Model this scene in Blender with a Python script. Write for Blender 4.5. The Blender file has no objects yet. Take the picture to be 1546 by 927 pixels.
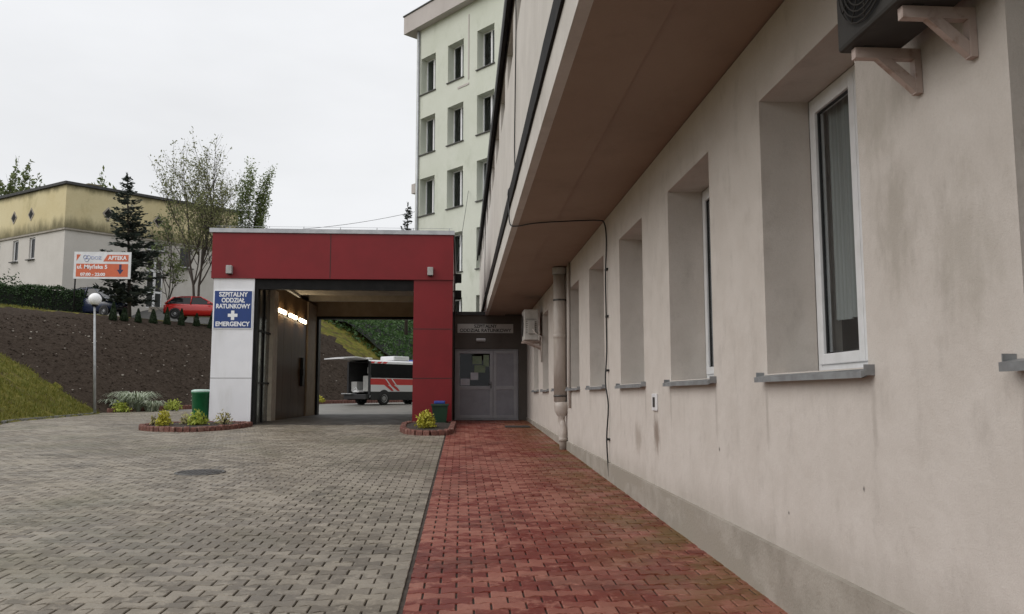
import bpy, math, random
import numpy as np
from mathutils import Vector, Matrix, noise as mnoise
R = math.radians
rnd = random.Random(7)
SC = bpy.context.scene
COL = SC.collection

# ------------------------------------------------------------------ camera
cam_d = bpy.data.cameras.new("camera")
cam = bpy.data.objects.new("camera", cam_d); COL.objects.link(cam)
cam_d.sensor_width = 36.0; cam_d.lens = 36.0 * 1250 / 1546
cam_d.clip_start = 0.05; cam_d.clip_end = 3000
cam.location = (0, 0, 1.55)
cam.rotation_euler = (R(90 + 6.096), 0, R(-3.479))
SC.camera = cam

# ------------------------------------------------------------------ world (overcast) and the soft sun
SUN_EL, SUN_AZ = R(36), R(246)          # azimuth measured from +Y clockwise: high sun behind and to the left, veiled by cloud
w = bpy.data.worlds.new("World"); SC.world = w; w.use_nodes = True
nt = w.node_tree; nt.nodes.clear()
def wn(t, **k):
    n = nt.nodes.new(t)
    for a, b in k.items(): setattr(n, a, b)
    return n
sky = wn('ShaderNodeTexSky', sky_type='NISHITA'); sky.sun_disc = False
sky.sun_elevation = SUN_EL; sky.sun_rotation = SUN_AZ
b1 = wn('ShaderNodeBackground'); b1.inputs[1].default_value = 0.10
nt.links.new(sky.outputs[0], b1.inputs[0])
tc = wn('ShaderNodeTexCoord'); sp = wn('ShaderNodeSeparateXYZ'); nt.links.new(tc.outputs['Generated'], sp.inputs[0])
ramp = wn('ShaderNodeValToRGB'); el = ramp.color_ramp.elements
el[0].position = 0.0; el[0].color = (0.255, 0.257, 0.260, 1)
el[1].position = 1.0; el[1].color = (0.44, 0.445, 0.455, 1)
e = el.new(0.46); e.color = (0.270, 0.273, 0.279, 1)
e = el.new(0.72); e.color = (0.34, 0.343, 0.35, 1)
nt.links.new(sp.outputs[2], ramp.inputs[0])
mp = wn('ShaderNodeMapping'); mp.inputs[3].default_value = (1.0, 1.0, 3.0); nt.links.new(tc.outputs['Generated'], mp.inputs[0])
nz = wn('ShaderNodeTexNoise'); nz.inputs['Scale'].default_value = 2.2; nz.inputs['Detail'].default_value = 5; nz.inputs['Roughness'].default_value = .5
nt.links.new(mp.outputs[0], nz.inputs[0])
cr = wn('ShaderNodeMapRange'); cr.inputs[1].default_value = .3; cr.inputs[2].default_value = .7; cr.inputs[3].default_value = .91; cr.inputs[4].default_value = 1.06
nt.links.new(nz.outputs[0], cr.inputs[0])
mul = wn('ShaderNodeVectorMath', operation='SCALE'); nt.links.new(ramp.outputs[0], mul.inputs[0]); nt.links.new(cr.outputs[0], mul.inputs['Scale'])
b2 = wn('ShaderNodeBackground'); b2.inputs[1].default_value = 3.42; nt.links.new(mul.outputs[0], b2.inputs[0])
mx = wn('ShaderNodeMixShader'); mx.inputs[0].default_value = 0.95
nt.links.new(b1.outputs[0], mx.inputs[1]); nt.links.new(b2.outputs[0], mx.inputs[2])
wo = wn('ShaderNodeOutputWorld'); nt.links.new(mx.outputs[0], wo.inputs[0])
sd = bpy.data.lights.new("sun", 'SUN'); sd.energy = 1.25; sd.angle = R(50); sd.color = (1, .965, .92)
so = bpy.data.objects.new("sun", sd); COL.objects.link(so)
sdir = Vector((math.sin(SUN_AZ) * math.cos(SUN_EL), math.cos(SUN_AZ) * math.cos(SUN_EL), math.sin(SUN_EL)))
so.rotation_euler = sdir.to_track_quat('Z', 'Y').to_euler(); so.location = (-30, -30, 60)
SC.view_settings.view_transform = 'Standard'; SC.view_settings.look = 'None'
SC.view_settings.exposure = 0.0; SC.view_settings.gamma = 1.0; SC.view_settings.use_curve_mapping = False
try:
    SC.cycles.use_denoising = True; SC.cycles.max_bounces = 8; SC.cycles.transparent_max_bounces = 16
except Exception: pass

# ------------------------------------------------------------------ helpers
class MB:
    def __init__(s): s.v = []; s.f = []; s.sm = []
    def add(s, vs, fs, sm=False):
        o = len(s.v); s.v += [tuple(p) for p in vs]
        for f in fs: s.f.append(tuple(i + o for i in f)); s.sm.append(sm)
        return s
    def box(s, x0, y0, z0, x1, y1, z1):
        vs = [(x0,y0,z0),(x1,y0,z0),(x1,y1,z0),(x0,y1,z0),(x0,y0,z1),(x1,y0,z1),(x1,y1,z1),(x0,y1,z1)]
        return s.add(vs, [(0,3,2,1),(4,5,6,7),(0,1,5,4),(1,2,6,5),(2,3,7,6),(3,0,4,7)])
    def bev(s, x0, y0, z0, x1, y1, z1, b):
        # box with chamfered edges
        vs = []; 
        import bmesh
        bm = bmesh.new(); bmesh.ops.create_cube(bm, size=1)
        for v in bm.verts:
            v.co = Vector(((x0+x1)/2 + v.co.x*(x1-x0), (y0+y1)/2 + v.co.y*(y1-y0), (z0+z1)/2 + v.co.z*(z1-z0)))
        bmesh.ops.bevel(bm, geom=bm.edges[:], offset=b, segments=2, affect='EDGES', profile=.5)
        bm.verts.index_update()
        s.add([v.co[:] for v in bm.verts], [[v.index for v in f.verts] for f in bm.faces]); bm.free(); return s
    def obox(s, O, A, B, C):
        O, A, B, C = map(Vector, (O, A, B, C))
        vs = [O, O+A, O+A+B, O+B, O+C, O+A+C, O+A+B+C, O+B+C]
        return s.add(vs, [(0,3,2,1),(4,5,6,7),(0,1,5,4),(1,2,6,5),(2,3,7,6),(3,0,4,7)])
    def quad(s, a, b, c, d): return s.add([a,b,c,d], [(0,1,2,3)])
    def tube(s, pts, rad, n=8, cap=True):
        pts = [Vector(p) for p in pts]; k = len(pts)
        if not hasattr(rad, '__len__'): rad = [rad]*k
        vs = []; prev = None
        for i, p in enumerate(pts):
            t = (pts[min(i+1,k-1)] - pts[max(i-1,0)])
            if t.length < 1e-9: t = Vector((0,0,1))
            t.normalize()
            if prev is None:
                a = t.orthogonal().normalized()
            else:
                a = prev - t*prev.dot(t)
                a = t.orthogonal().normalized() if a.length < 1e-6 else a.normalized()
            prev = a; b = t.cross(a)
            for j in range(n):
                th = 2*math.pi*j/n
                vs.append(p + (a*math.cos(th) + b*math.sin(th))*rad[i])
        fs = []
        for i in range(k-1):
            for j in range(n):
                fs.append((i*n+j, i*n+(j+1)%n, (i+1)*n+(j+1)%n, (i+1)*n+j))
        o = len(s.v); s.add(vs, fs, True)
        if cap: s.add([], [tuple(range(n-1,-1,-1)), tuple(range((k-1)*n,k*n))]) if False else None
        if cap:
            s.f.append(tuple(o+j for j in range(n-1,-1,-1))); s.sm.append(False)
            s.f.append(tuple(o+(k-1)*n+j for j in range(n))); s.sm.append(False)
        return s
    def lathe(s, prof, c=(0,0,0), n=24, axis='Z'):
        vs = []
        for r, z in prof:
            for j in range(n):
                th = 2*math.pi*j/n; a, b = r*math.cos(th), r*math.sin(th)
                p = {'Z': (a,b,z), 'X': (z,a,b), 'Y': (a,z,b)}[axis]
                vs.append((p[0]+c[0], p[1]+c[1], p[2]+c[2]))
        fs = []
        for i in range(len(prof)-1):
            for j in range(n): fs.append((i*n+j, i*n+(j+1)%n, (i+1)*n+(j+1)%n, (i+1)*n+j))
        return s.add(vs, fs, True)
    def prism(s, poly, A, B, N, O=(0,0,0)):
        # poly: 2D points in axes A,B ; extruded along N
        O, A, B, N = map(Vector, (O, A, B, N)); n = len(poly)
        vs = [O + A*p[0] + B*p[1] for p in poly] + [O + A*p[0] + B*p[1] + N for p in poly]
        fs = [tuple(range(n-1,-1,-1)), tuple(range(n,2*n))] + [(i,(i+1)%n,(i+1)%n+n,i+n) for i in range(n)]
        return s.add(vs, fs)

ROOT = {}
def build(name, mb, m, parent=None, local=False):
    me = bpy.data.meshes.new(name)
    vs = mb.v
    if parent is not None and not local:
        r = parent
        while r.parent: r = r.parent
        loc, rz = ROOT.get(r.name, ((0,0,0), 0))
        c, s_ = math.cos(-rz), math.sin(-rz)
        vs = [((x-loc[0])*c - (y-loc[1])*s_, (x-loc[0])*s_ + (y-loc[1])*c, z-loc[2]) for x, y, z in vs]
    me.from_pydata(vs, [], mb.f); me.polygons.foreach_set('use_smooth', mb.sm); me.update()
    o = bpy.data.objects.new(name, me); COL.objects.link(o)
    me.materials.append(m)
    if parent is not None: o.parent = parent
    return o
def thing(name, label, cat, loc=(0,0,0), rz=0, group=None):
    o = bpy.data.objects.new(name, None); COL.objects.link(o); o.empty_display_size = .2
    o.location = loc; o.rotation_euler = (0,0,rz); o['label'] = label; o['category'] = cat
    if group: o['group'] = group
    ROOT[o.name] = (tuple(loc), rz)
    return o
def tag(o, label, cat, group=None):
    o['label'] = label; o['category'] = cat
    if group: o['group'] = group
    return o
def struct(name, mb, m, kind='structure'):
    o = build(name, mb, m); o['kind'] = kind; return o
def children(o): return [c for c in COL.objects if c.parent == o]
def dup(o, loc=None, rz=None, label=None, scale=None):
    def rec(a, par):
        b = a.copy(); COL.objects.link(b); b.parent = par
        for c in children(a): rec(c, b)
        return b
    b = rec(o, None)
    if loc is not None: b.location = loc
    if rz is not None: b.rotation_euler = (0,0,rz)
    if label: b['label'] = label
    if scale: b.scale = scale
    return b

def new_mat(name):
    m = bpy.data.materials.new(name); m.use_nodes = True
    t = m.node_tree; bs = t.nodes['Principled BSDF']; return m, t, bs
def mat(name, c1, c2=None, rough=.6, scale=4, detail=6, lo=.35, hi=.65, bump=0, bscale=None, bdist=.02, spec=.5, metal=0, stretch=(1,1,1), c3=None, s3=.6, lo3=.5, hi3=.7, st3=(1,1,1), coat=0, rvar=0):
    m, t, bs = new_mat(name); N = t.nodes; L = t.links
    bs.inputs['Base Color'].default_value = (*c1, 1); bs.inputs['Roughness'].default_value = rough
    bs.inputs['Specular IOR Level'].default_value = spec; bs.inputs['Metallic'].default_value = metal
    bs.inputs['Coat Weight'].default_value = coat
    tcn = N.new('ShaderNodeTexCoord')
    def nse(sc, st, det=detail):
        mpn = N.new('ShaderNodeMapping'); mpn.inputs[3].default_value = st; L.new(tcn.outputs['Object'], mpn.inputs[0])
        n = N.new('ShaderNodeTexNoise'); n.inputs['Scale'].default_value = sc; n.inputs['Detail'].default_value = det; n.inputs['Roughness'].default_value = .6
        L.new(mpn.outputs[0], n.inputs[0]); return n
    out = None
    if c2:
        n = nse(scale, stretch); mr = N.new('ShaderNodeMapRange'); mr.inputs[1].default_value = lo; mr.inputs[2].default_value = hi
        mr.interpolation_type = 'SMOOTHSTEP'
        L.new(n.outputs[0], mr.inputs[0]); mi = N.new('ShaderNodeMix'); mi.data_type = 'RGBA'
        mi.inputs[6].default_value = (*c1,1); mi.inputs[7].default_value = (*c2,1); L.new(mr.outputs[0], mi.inputs[0]); out = mi.outputs[2]
        if rvar:
            mr2 = N.new('ShaderNodeMapRange'); mr2.inputs[1].default_value = lo; mr2.inputs[2].default_value = hi; mr2.inputs[3].default_value = rough; mr2.inputs[4].default_value = rough+rvar
            L.new(n.outputs[0], mr2.inputs[0]); L.new(mr2.outputs[0], bs.inputs['Roughness'])
    if c3:
        n = nse(s3, st3); mr = N.new('ShaderNodeMapRange'); mr.inputs[1].default_value = lo3; mr.inputs[2].default_value = hi3
        mr.interpolation_type = 'SMOOTHSTEP'
        L.new(n.outputs[0], mr.inputs[0]); mi = N.new('ShaderNodeMix'); mi.data_type = 'RGBA'
        mi.inputs[6].default_value = (*c1,1); mi.inputs[7].default_value = (*c3,1); L.new(mr.outputs[0], mi.inputs[0])
        if out: L.new(out, mi.inputs[6])
        out = mi.outputs[2]
    if out: L.new(out, bs.inputs['Base Color'])
    if bump:
        n = nse(bscale or scale*6, (1,1,1), 8); bp = N.new('ShaderNodeBump'); bp.inputs['Strength'].default_value = bump; bp.inputs['Distance'].default_value = bdist
        L.new(n.outputs[0], bp.inputs['Height']); L.new(bp.outputs[0], bs.inputs['Normal'])
    return m
def leaf_mat(name, c1, c2, rough=.55, trans=.25):
    m, t, bs = new_mat(name); N = t.nodes; L = t.links
    g = N.new('ShaderNodeNewGeometry'); mi = N.new('ShaderNodeMix'); mi.data_type = 'RGBA'
    mi.inputs[6].default_value = (*c1,1); mi.inputs[7].default_value = (*c2,1)
    L.new(g.outputs['Random Per Island'], mi.inputs[0]); L.new(mi.outputs[2], bs.inputs['Base Color'])
    bs.inputs['Roughness'].default_value = rough; bs.inputs['Specular IOR Level'].default_value = .3
    if trans:
        tr = N.new('ShaderNodeBsdfTranslucent'); L.new(mi.outputs[2], tr.inputs[0]); ms = N.new('ShaderNodeMixShader'); ms.inputs[0].default_value = trans
        L.new(bs.outputs[0], ms.inputs[1]); L.new(tr.outputs[0], ms.inputs[2]); L.new(ms.outputs[0], N['Material Output'].inputs[0])
    return m
def glass_mat(name, tint=(.75,.8,.8), refl=.0):
    m, t, bs = new_mat(name); N = t.nodes; L = t.links
    tr = N.new('ShaderNodeBsdfTransparent'); tr.inputs[0].default_value = (*tint,1)
    gl = N.new('ShaderNodeBsdfGlossy'); gl.inputs['Roughness'].default_value = .02; gl.inputs[0].default_value = (.95,.97,1,1)
    fr = N.new('ShaderNodeFresnel'); fr.inputs[0].default_value = 1.52
    ad = N.new('ShaderNodeMath'); ad.operation = 'ADD'; ad.inputs[1].default_value = refl; ad.use_clamp = True; L.new(fr.outputs[0], ad.inputs[0])
    ge = N.new('ShaderNodeNewGeometry'); nb = N.new('ShaderNodeMath'); nb.operation = 'SUBTRACT'; nb.inputs[0].default_value = 1; L.new(ge.outputs['Backfacing'], nb.inputs[1])
    mm = N.new('ShaderNodeMath'); mm.operation = 'MULTIPLY'; L.new(ad.outputs[0], mm.inputs[0]); L.new(nb.outputs[0], mm.inputs[1])
    ms = N.new('ShaderNodeMixShader'); L.new(mm.outputs[0], ms.inputs[0]); L.new(tr.outputs[0], ms.inputs[1]); L.new(gl.outputs[0], ms.inputs[2])
    L.new(ms.outputs[0], N['Material Output'].inputs[0]); return m
def emit_mat(name, c, s):
    m, t, bs = new_mat(name); bs.inputs['Base Color'].default_value = (.8,.8,.8,1)
    bs.inputs['Emission Color'].default_value = (*c,1); bs.inputs['Emission Strength'].default_value = s; return m

# paving material: tone per stone, worn and mossy patches
def stone_mat(name, a, b, worn, dark, moss, moss_x=None, rough=.5, spec=.45):
    m, t, bs = new_mat(name); N = t.nodes; L = t.links
    g = N.new('ShaderNodeNewGeometry'); tcn = N.new('ShaderNodeTexCoord')
    def nse(sc, det=5, r=.6):
        n = N.new('ShaderNodeTexNoise'); n.inputs['Scale'].default_value = sc; n.inputs['Detail'].default_value = det; n.inputs['Roughness'].default_value = r
        L.new(tcn.outputs['Object'], n.inputs[0]); return n.outputs[0]
    def rng(x, lo, hi, o0=0, o1=1):
        r = N.new('ShaderNodeMapRange'); r.interpolation_type = 'SMOOTHSTEP'
        r.inputs[1].default_value = lo; r.inputs[2].default_value = hi; r.inputs[3].default_value = o0; r.inputs[4].default_value = o1; L.new(x, r.inputs[0]); return r.outputs[0]
    def mixc(f, c1, c2):
        mi = N.new('ShaderNodeMix'); mi.data_type = 'RGBA'; L.new(f, mi.inputs[0])
        for i, c in ((6,c1),(7,c2)):
            if isinstance(c, tuple): mi.inputs[i].default_value = (*c,1)
            else: L.new(c, mi.inputs[i])
        return mi.outputs[2]
    def mth(op, x, y):
        q = N.new('ShaderNodeMath'); q.operation = op; q.use_clamp = op in ('MULTIPLY',)
        for i, k in ((0,x),(1,y)):
            if isinstance(k, (int,float)): q.inputs[i].default_value = k
            else: L.new(k, q.inputs[i])
        return q.outputs[0]
    ri = g.outputs['Random Per Island']
    c = mixc(ri, a, b)
    # worn, dusty stones in patches, stone by stone
    patch = nse(.55, 3)
    wsum = mth('ADD', mth('MULTIPLY', ri, .35), patch)
    c = mixc(rng(wsum, .60, .88, 0, .8), c, worn)
    c = mixc(rng(nse(.9, 4), .52, .72, 0, .75), c, dark)
    scuff = mth('ADD', mth('MULTIPLY', nse(4.2, 7, .75), .8), mth('MULTIPLY', nse(.6, 3), .35))
    c = mixc(rng(scuff, .585, .66, 0, .8), c, worn)
    fine = nse(55, 6, .7)
    c = mixc(rng(fine, .35, .75, 0, .35), c, dark)
    c = mixc(rng(nse(9, 6, .7), .5, .75, 0, .45), c, worn)
    sx = N.new('ShaderNodeSeparateXYZ'); L.new(tcn.outputs['Object'], sx.inputs[0])
    if moss_x:
        f = rng(sx.outputs[0], moss_x[0], moss_x[1])
        f = mth('MULTIPLY', f, rng(nse(1.6, 6, .7), .36, .62, 0, .85)); c = mixc(f, c, moss)
    else:
        c = mixc(rng(nse(.35, 5), .5, .7, 0, .55), c, moss)
    L.new(c, bs.inputs['Base Color'])
    L.new(rng(nse(1.2, 4), .35, .65, rough-.1, rough+.17), bs.inputs['Roughness'])
    bs.inputs['Specular IOR Level'].default_value = spec
    bp = N.new('ShaderNodeBump'); bp.inputs['Strength'].default_value = .55; bp.inputs['Distance'].default_value = .006
    L.new(nse(38, 8, .75), bp.inputs['Height']); L.new(bp.outputs[0], bs.inputs['Normal'])
    return m

# stucco with streaks and grime
def stucco(name, base, light, grime, gscale=1.1, streak=1.0, fine=60, bump=.35, bands=(), spots=()):
    m, t, bs = new_mat(name); N = t.nodes; L = t.links
    tcn = N.new('ShaderNodeTexCoord')
    def nse(sc, st=(1,1,1), det=6, r=.6):
        mpn = N.new('ShaderNodeMapping'); mpn.inputs[3].default_value = st; L.new(tcn.outputs['Object'], mpn.inputs[0])
        n = N.new('ShaderNodeTexNoise'); n.inputs['Scale'].default_value = sc; n.inputs['Detail'].default_value = det; n.inputs['Roughness'].default_value = r
        L.new(mpn.outputs[0], n.inputs[0]); return n.outputs[0]
    def rng(x, lo, hi, o0=0, o1=1):
        r = N.new('ShaderNodeMapRange'); r.interpolation_type = 'SMOOTHSTEP'
        r.inputs[1].default_value = lo; r.inputs[2].default_value = hi; r.inputs[3].default_value = o0; r.inputs[4].default_value = o1; L.new(x, r.inputs[0]); return r.outputs[0]
    def mixc(f, c1, c2):
        mi = N.new('ShaderNodeMix'); mi.data_type = 'RGBA'; L.new(f, mi.inputs[0])
        for i, c in ((6,c1),(7,c2)):
            if isinstance(c, tuple): mi.inputs[i].default_value = (*c,1)
            else: L.new(c, mi.inputs[i])
        return mi.outputs[2]
    c = mixc(rng(nse(1.3*gscale, det=8), .3, .7), base, light)
    c = mixc(rng(nse(2.4*gscale, (1,1,.5), 8, .68), .50, .76, 0, .62*streak), c, grime)
    c = mixc(rng(nse(9*gscale, (1,1,.6), 6, .7), .6, .8, 0, .45*streak), c, grime)
    c = mixc(rng(nse(fine, det=3), .3, .8, 0, .14), c, grime)
    if bands:
        sx = N.new('ShaderNodeSeparateXYZ'); L.new(tcn.outputs['Object'], sx.inputs[0])
        for z0, z1, *st_ in bands:
            ad = N.new('ShaderNodeMath'); ad.operation = 'MULTIPLY_ADD'; ad.inputs[1].default_value = (z1-z0)*1.6; L.new(nse(1.4, (1,1,.35), 8, .72), ad.inputs[0]); L.new(sx.outputs[2], ad.inputs[2])
            r = N.new('ShaderNodeMapRange'); r.interpolation_type = 'SMOOTHSTEP'; off = (z1-z0)*.8
            r.inputs[1].default_value = z0+off; r.inputs[2].default_value = z1+off; r.inputs[3].default_value = st_[0] if st_ else .85; r.inputs[4].default_value = 0
            L.new(ad.outputs[0], r.inputs[0]); c = mixc(r.outputs[0], c, st_[1] if st_ else (.10,.09,.05))
    if spots:
        nn = nse(7, (1,1,.45), 6, .7)
        for y0, z0, ry, rz, col_, st_ in spots:
            vs_ = N.new('ShaderNodeVectorMath'); vs_.operation = 'MULTIPLY_ADD'
            vs_.inputs[1].default_value = (0, 1/ry, 1/rz); vs_.inputs[2].default_value = (0, -y0/ry, -z0/rz); L.new(tcn.outputs['Object'], vs_.inputs[0])
            ln_ = N.new('ShaderNodeVectorMath'); ln_.operation = 'LENGTH'; L.new(vs_.outputs[0], ln_.inputs[0])
            ad = N.new('ShaderNodeMath'); ad.operation = 'MULTIPLY_ADD'; ad.inputs[1].default_value = 1.9; L.new(nn, ad.inputs[0]); L.new(ln_.outputs['Value'], ad.inputs[2])
            c = mixc(rng(ad.outputs[0], 1.0, 1.9, st_, 0), c, col_)
    L.new(c, bs.inputs['Base Color']); bs.inputs['Roughness'].default_value = .9; bs.inputs['Specular IOR Level'].default_value = .2
    bp = N.new('ShaderNodeBump'); bp.inputs['Strength'].default_value = bump; bp.inputs['Distance'].default_value = .006
    L.new(nse(fine*1.5, det=4, r=.7), bp.inputs['Height'])
    bp2 = N.new('ShaderNodeBump'); bp2.inputs['Strength'].default_value = .25; bp2.inputs['Distance'].default_value = .03
    L.new(nse(5, det=3), bp2.inputs['Height']); L.new(bp.outputs[0], bp2.inputs['Normal']); L.new(bp2.outputs[0], bs.inputs['Normal'])
    return m

M = {}
M['stucco'] = stucco('beige_stucco', (.545,.498,.452), (.595,.548,.503), (.33,.295,.26), 1.9, .62, 75, .45, bands=((.45,.85,.42,(.25,.22,.18)),),
    spots=[(4.15,1.12,.22,.30,(.15,.10,.07),.75),(5.1,1.02,.30,.30,(.22,.17,.13),.5),(-1.05,2.4,.30,.5,(.24,.21,.165),.40),(-.9,3.0,.5,.3,(.26,.23,.18),.35),(1.9,1.1,.03,.03,(.05,.045,.04),.9),(.45,.78,.018,.018,(.05,.045,.04),.9),(-.6,1.05,.02,.025,(.06,.05,.045),.9),(-1.6,2.2,.35,.5,(.27,.24,.19),.35)]
    + [(y_+d_-5, 1.42, .045, .34, (.27,.235,.20), .38) for y_ in (3.04,5.75,8.46,11.17,13.88) for d_ in (.03,-1.5)])  # streaks below the sill ends: drips that also paint in the sills' shade
M['stucco_far'] = stucco('upper_stucco', (.50,.468,.43), (.56,.525,.485), (.36,.33,.30), .8, .8, 30, .06)
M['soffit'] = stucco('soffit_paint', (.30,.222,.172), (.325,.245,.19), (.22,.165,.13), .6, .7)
M['plinth'] = mat('plinth_cement', (.36,.325,.28), (.28,.25,.21), .9, 3, bump=.4, bscale=40, c3=(.295,.262,.218), s3=1.2, lo3=.50, hi3=.60, st3=(1,.5,2.2))
M['tower'] = stucco('tower_plaster', (.56,.58,.50), (.62,.635,.565), (.40,.425,.34), .35, 1.1, 20, .2)
M['attic'] = stucco('attic_plaster', (.46,.42,.40), (.50,.46,.44), (.33,.29,.27), .4, .6, 20, .2)
M['yellow'] = stucco('yellow_plaster', (.60,.51,.30), (.66,.58,.37), (.33,.28,.14), .22, 1.0, 14, .2, bands=((7.75,8.9),(11.15,10.55)))
M['pale'] = stucco('pale_plaster', (.53,.50,.46), (.60,.57,.53), (.33,.31,.25), .25, .8, 14, .2)
M['grey_paint'] = stucco('grey_paint', (.105,.091,.080), (.122,.107,.094), (.07,.062,.054), .7, .8)
M['red_panel'] = mat('red_cladding', (.215,.0165,.021), (.19,.0155,.019), .40, 1.2, bump=.10, bscale=.9, bdist=.03, spec=.3)
M['white_panel'] = mat('white_cladding', (.82,.825,.86), (.77,.775,.81), .35, 1.0, c3=(.60,.60,.60), s3=.8, lo3=.55, hi3=.8, st3=(1,1,.2))
M['cap'] = mat('zinc_flashing', (.48,.49,.51), (.38,.39,.41), .4, 3, metal=.3)
M['dark_flash'] = mat('dark_flashing', (.010,.009,.0085), (.018,.015,.014), .7, 5, spec=.1, bump=.2, bscale=6, bdist=.03)
M['black'] = mat('black_metal', (.010,.010,.010), (.016,.015,.015), .5, 5, spec=.12)
M['joint'] = mat('panel_joint', (.05,.02,.02), None, .8)
M['joint_grey'] = mat('grey_joint', (.28,.28,.29), None, .8)
M['pvc'] = mat('white_pvc', (.74,.74,.75), (.66,.66,.66), .35, 6, lo=.4, hi=.7)
M['gasket'] = mat('black_gasket', (.015,.015,.016), None, .6)
M['glass'] = glass_mat('window_glass', (.92,.94,.94), .0)
M['dark_glass'] = mat('dark_glass', (.012,.013,.014), None, .06, spec=.45)
M['tinted'] = mat('tinted_van_glass', (.008,.008,.009), None, .12, spec=.12)
M['curtain'] = mat('net_curtain', (.30,.31,.305), (.22,.225,.22), .9, 8, stretch=(1,8,.05))
M['dark_room'] = mat('dark_room', (.035,.035,.035), (.055,.05,.05), .9, 2)
M['sill'] = mat('galvanised_sill', (.30,.315,.325), (.22,.225,.23), .5, 8, metal=.35, bump=.1, bscale=20)
M['acwhite'] = mat('ac_casing', (.55,.53,.50), (.42,.40,.37), .5, 4)
M['acgrey'] = mat('ac_dirty_casing', (.055,.052,.048), (.04,.037,.035), .6, 4, spec=.2)
M['bracket'] = mat('painted_bracket', (.46,.37,.33), (.30,.21,.17), .6, 14, lo=.5, hi=.75)
M['pipe'] = mat('pvc_pipe', (.47,.42,.38), (.36,.31,.27), .5, 5, stretch=(1,1,.3))
M['cable'] = mat('black_cable', (.012,.012,.012), None, .5)
M['brown_gloss'] = mat('brown_gloss_panel', (.155,.098,.054), (.12,.074,.04), .3, 1.2, spec=.015, stretch=(1,1,.2))
M['post'] = mat('cream_post', (.60,.54,.43), (.50,.44,.35), .5, 4, spec=.2)
M['ceil'] = mat('garage_ceiling', (.55,.50,.42), (.42,.38,.32), .7, 2)
M['lintel'] = mat('garage_lintel', (.42,.33,.235), (.35,.27,.19), .6, 2, spec=.2)
M['floor'] = mat('garage_floor', (.070,.064,.058), (.040,.037,.034), .5, 1.5, spec=.3, c3=(.14,.13,.12), s3=3, rvar=.2)
M['tubelamp'] = emit_mat('fluorescent_tube', (1.0,.80,.52), 13.0)
M['lampbody'] = mat('lamp_housing', (.40,.39,.38), (.32,.31,.30), .4, 6)
M['bluesign'] = mat('blue_sign', (.012,.045,.21), (.010,.04,.18), .35, 2)
M['white'] = mat('white_lettering', (.82,.83,.85), None, .4)
M['signwhite'] = mat('sign_white', (.75,.75,.76), (.66,.66,.67), .4, 3)
M['orange'] = mat('orange_print', (.62,.135,.055), (.56,.12,.05), .4, 3)
M['navy'] = mat('navy_print', (.02,.025,.09), None, .4)
M['lilac'] = mat('logo_print', (.35,.38,.55), None, .4)
M['door'] = mat('grey_door', (.36,.355,.375), (.31,.305,.325), .4, 3)
M['door2'] = mat('grey_door_panel', (.28,.275,.305), (.245,.24,.265), .45, 3)
M['paper'] = mat('paper', (.55,.55,.60), (.48,.48,.52), .8, 8)
M['paperg'] = mat('green_paper', (.25,.30,.20), (.20,.26,.17), .8, 8)
M['galv'] = mat('galvanised_pole', (.42,.43,.44), (.33,.34,.35), .5, 6, metal=.3)
M['globe'] = mat('opal_globe', (.82,.82,.83), None, .25)
M['greenbin'] = mat('green_plastic', (.012,.15,.055), (.010,.12,.045), .38, 4)
M['dkgreenbin'] = mat('dark_green_plastic', (.012,.045,.022), (.010,.035,.018), .4, 4)
M['bluelid'] = mat('blue_plastic', (.03,.06,.33), (.025,.05,.27), .4, 4)
M['binlid'] = mat('pale_lid', (.45,.58,.52), (.36,.5,.44), .4, 4)
M['brick'] = mat('red_edging', (.19,.075,.055), (.12,.05,.04), .8, 14, bump=.4, bscale=40, c3=(.24,.14,.11), s3=5)
M['soil'] = mat('bed_soil', (.035,.026,.02), (.055,.042,.034), .95, 14, bump=.9, bscale=18, bdist=.05)
M['iron'] = mat('cast_iron', (.05,.048,.045), (.09,.085,.08), .5, 20, metal=.3)
M['kerb'] = mat('kerb_concrete', (.22,.215,.195), (.15,.15,.13), .9, 3, bump=.3, bscale=30)
M['bark'] = mat('bark', (.075,.06,.048), (.045,.036,.03), .9, 12, bump=.5, stretch=(1,1,.3))
M['leaf_dec'] = leaf_mat('spring_leaves', (.12,.135,.055), (.24,.25,.11), trans=.4)
M['leaf_dec2'] = leaf_mat('birch_leaves', (.11,.15,.05), (.21,.26,.09), trans=.4)
M['leaf_far'] = leaf_mat('distant_leaves', (.09,.13,.04), (.16,.18,.07))
M['needle'] = leaf_mat('spruce_needles', (.034,.048,.040), (.085,.10,.082), trans=.2)
M['thuja'] = leaf_mat('thuja_foliage', (.014,.026,.012), (.03,.05,.02), trans=.1)
M['hedge'] = leaf_mat('hedge_leaves', (.020,.045,.014), (.045,.085,.025), trans=.15)
M['ivy'] = leaf_mat('ivy_leaves', (.032,.075,.022), (.085,.155,.045), trans=.25)
M['hedgecore'] = mat('hedge_core', (.008,.012,.006), None, .95)
M['yleaf'] = leaf_mat('golden_leaves', (.36,.34,.04), (.60,.56,.09))
M['yleaf2'] = leaf_mat('lime_leaves', (.30,.36,.05), (.5,.55,.12))
M['strawleaf'] = leaf_mat('straw_leaves', (.36,.32,.14), (.5,.46,.22))
M['fern'] = leaf_mat('variegated_leaves', (.20,.26,.15), (.62,.66,.54))
M['carred'] = mat('red_car_paint', (.50,.022,.018), None, .25, coat=.6)
M['carblue'] = mat('navy_car_paint', (.014,.022,.055), None, .22, coat=.6)
M['carwhite'] = mat('white_van_paint', (.72,.72,.73), None, .3, coat=.3)
M['carsilver'] = mat('silver_car_paint', (.50,.51,.53), None, .3, metal=.3, coat=.3)
M['ambred'] = mat('ambulance_red', (.55,.030,.028), None, .3, coat=.3)
M['tyre'] = mat('tyre_rubber', (.014,.014,.014), None, .8)
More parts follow.
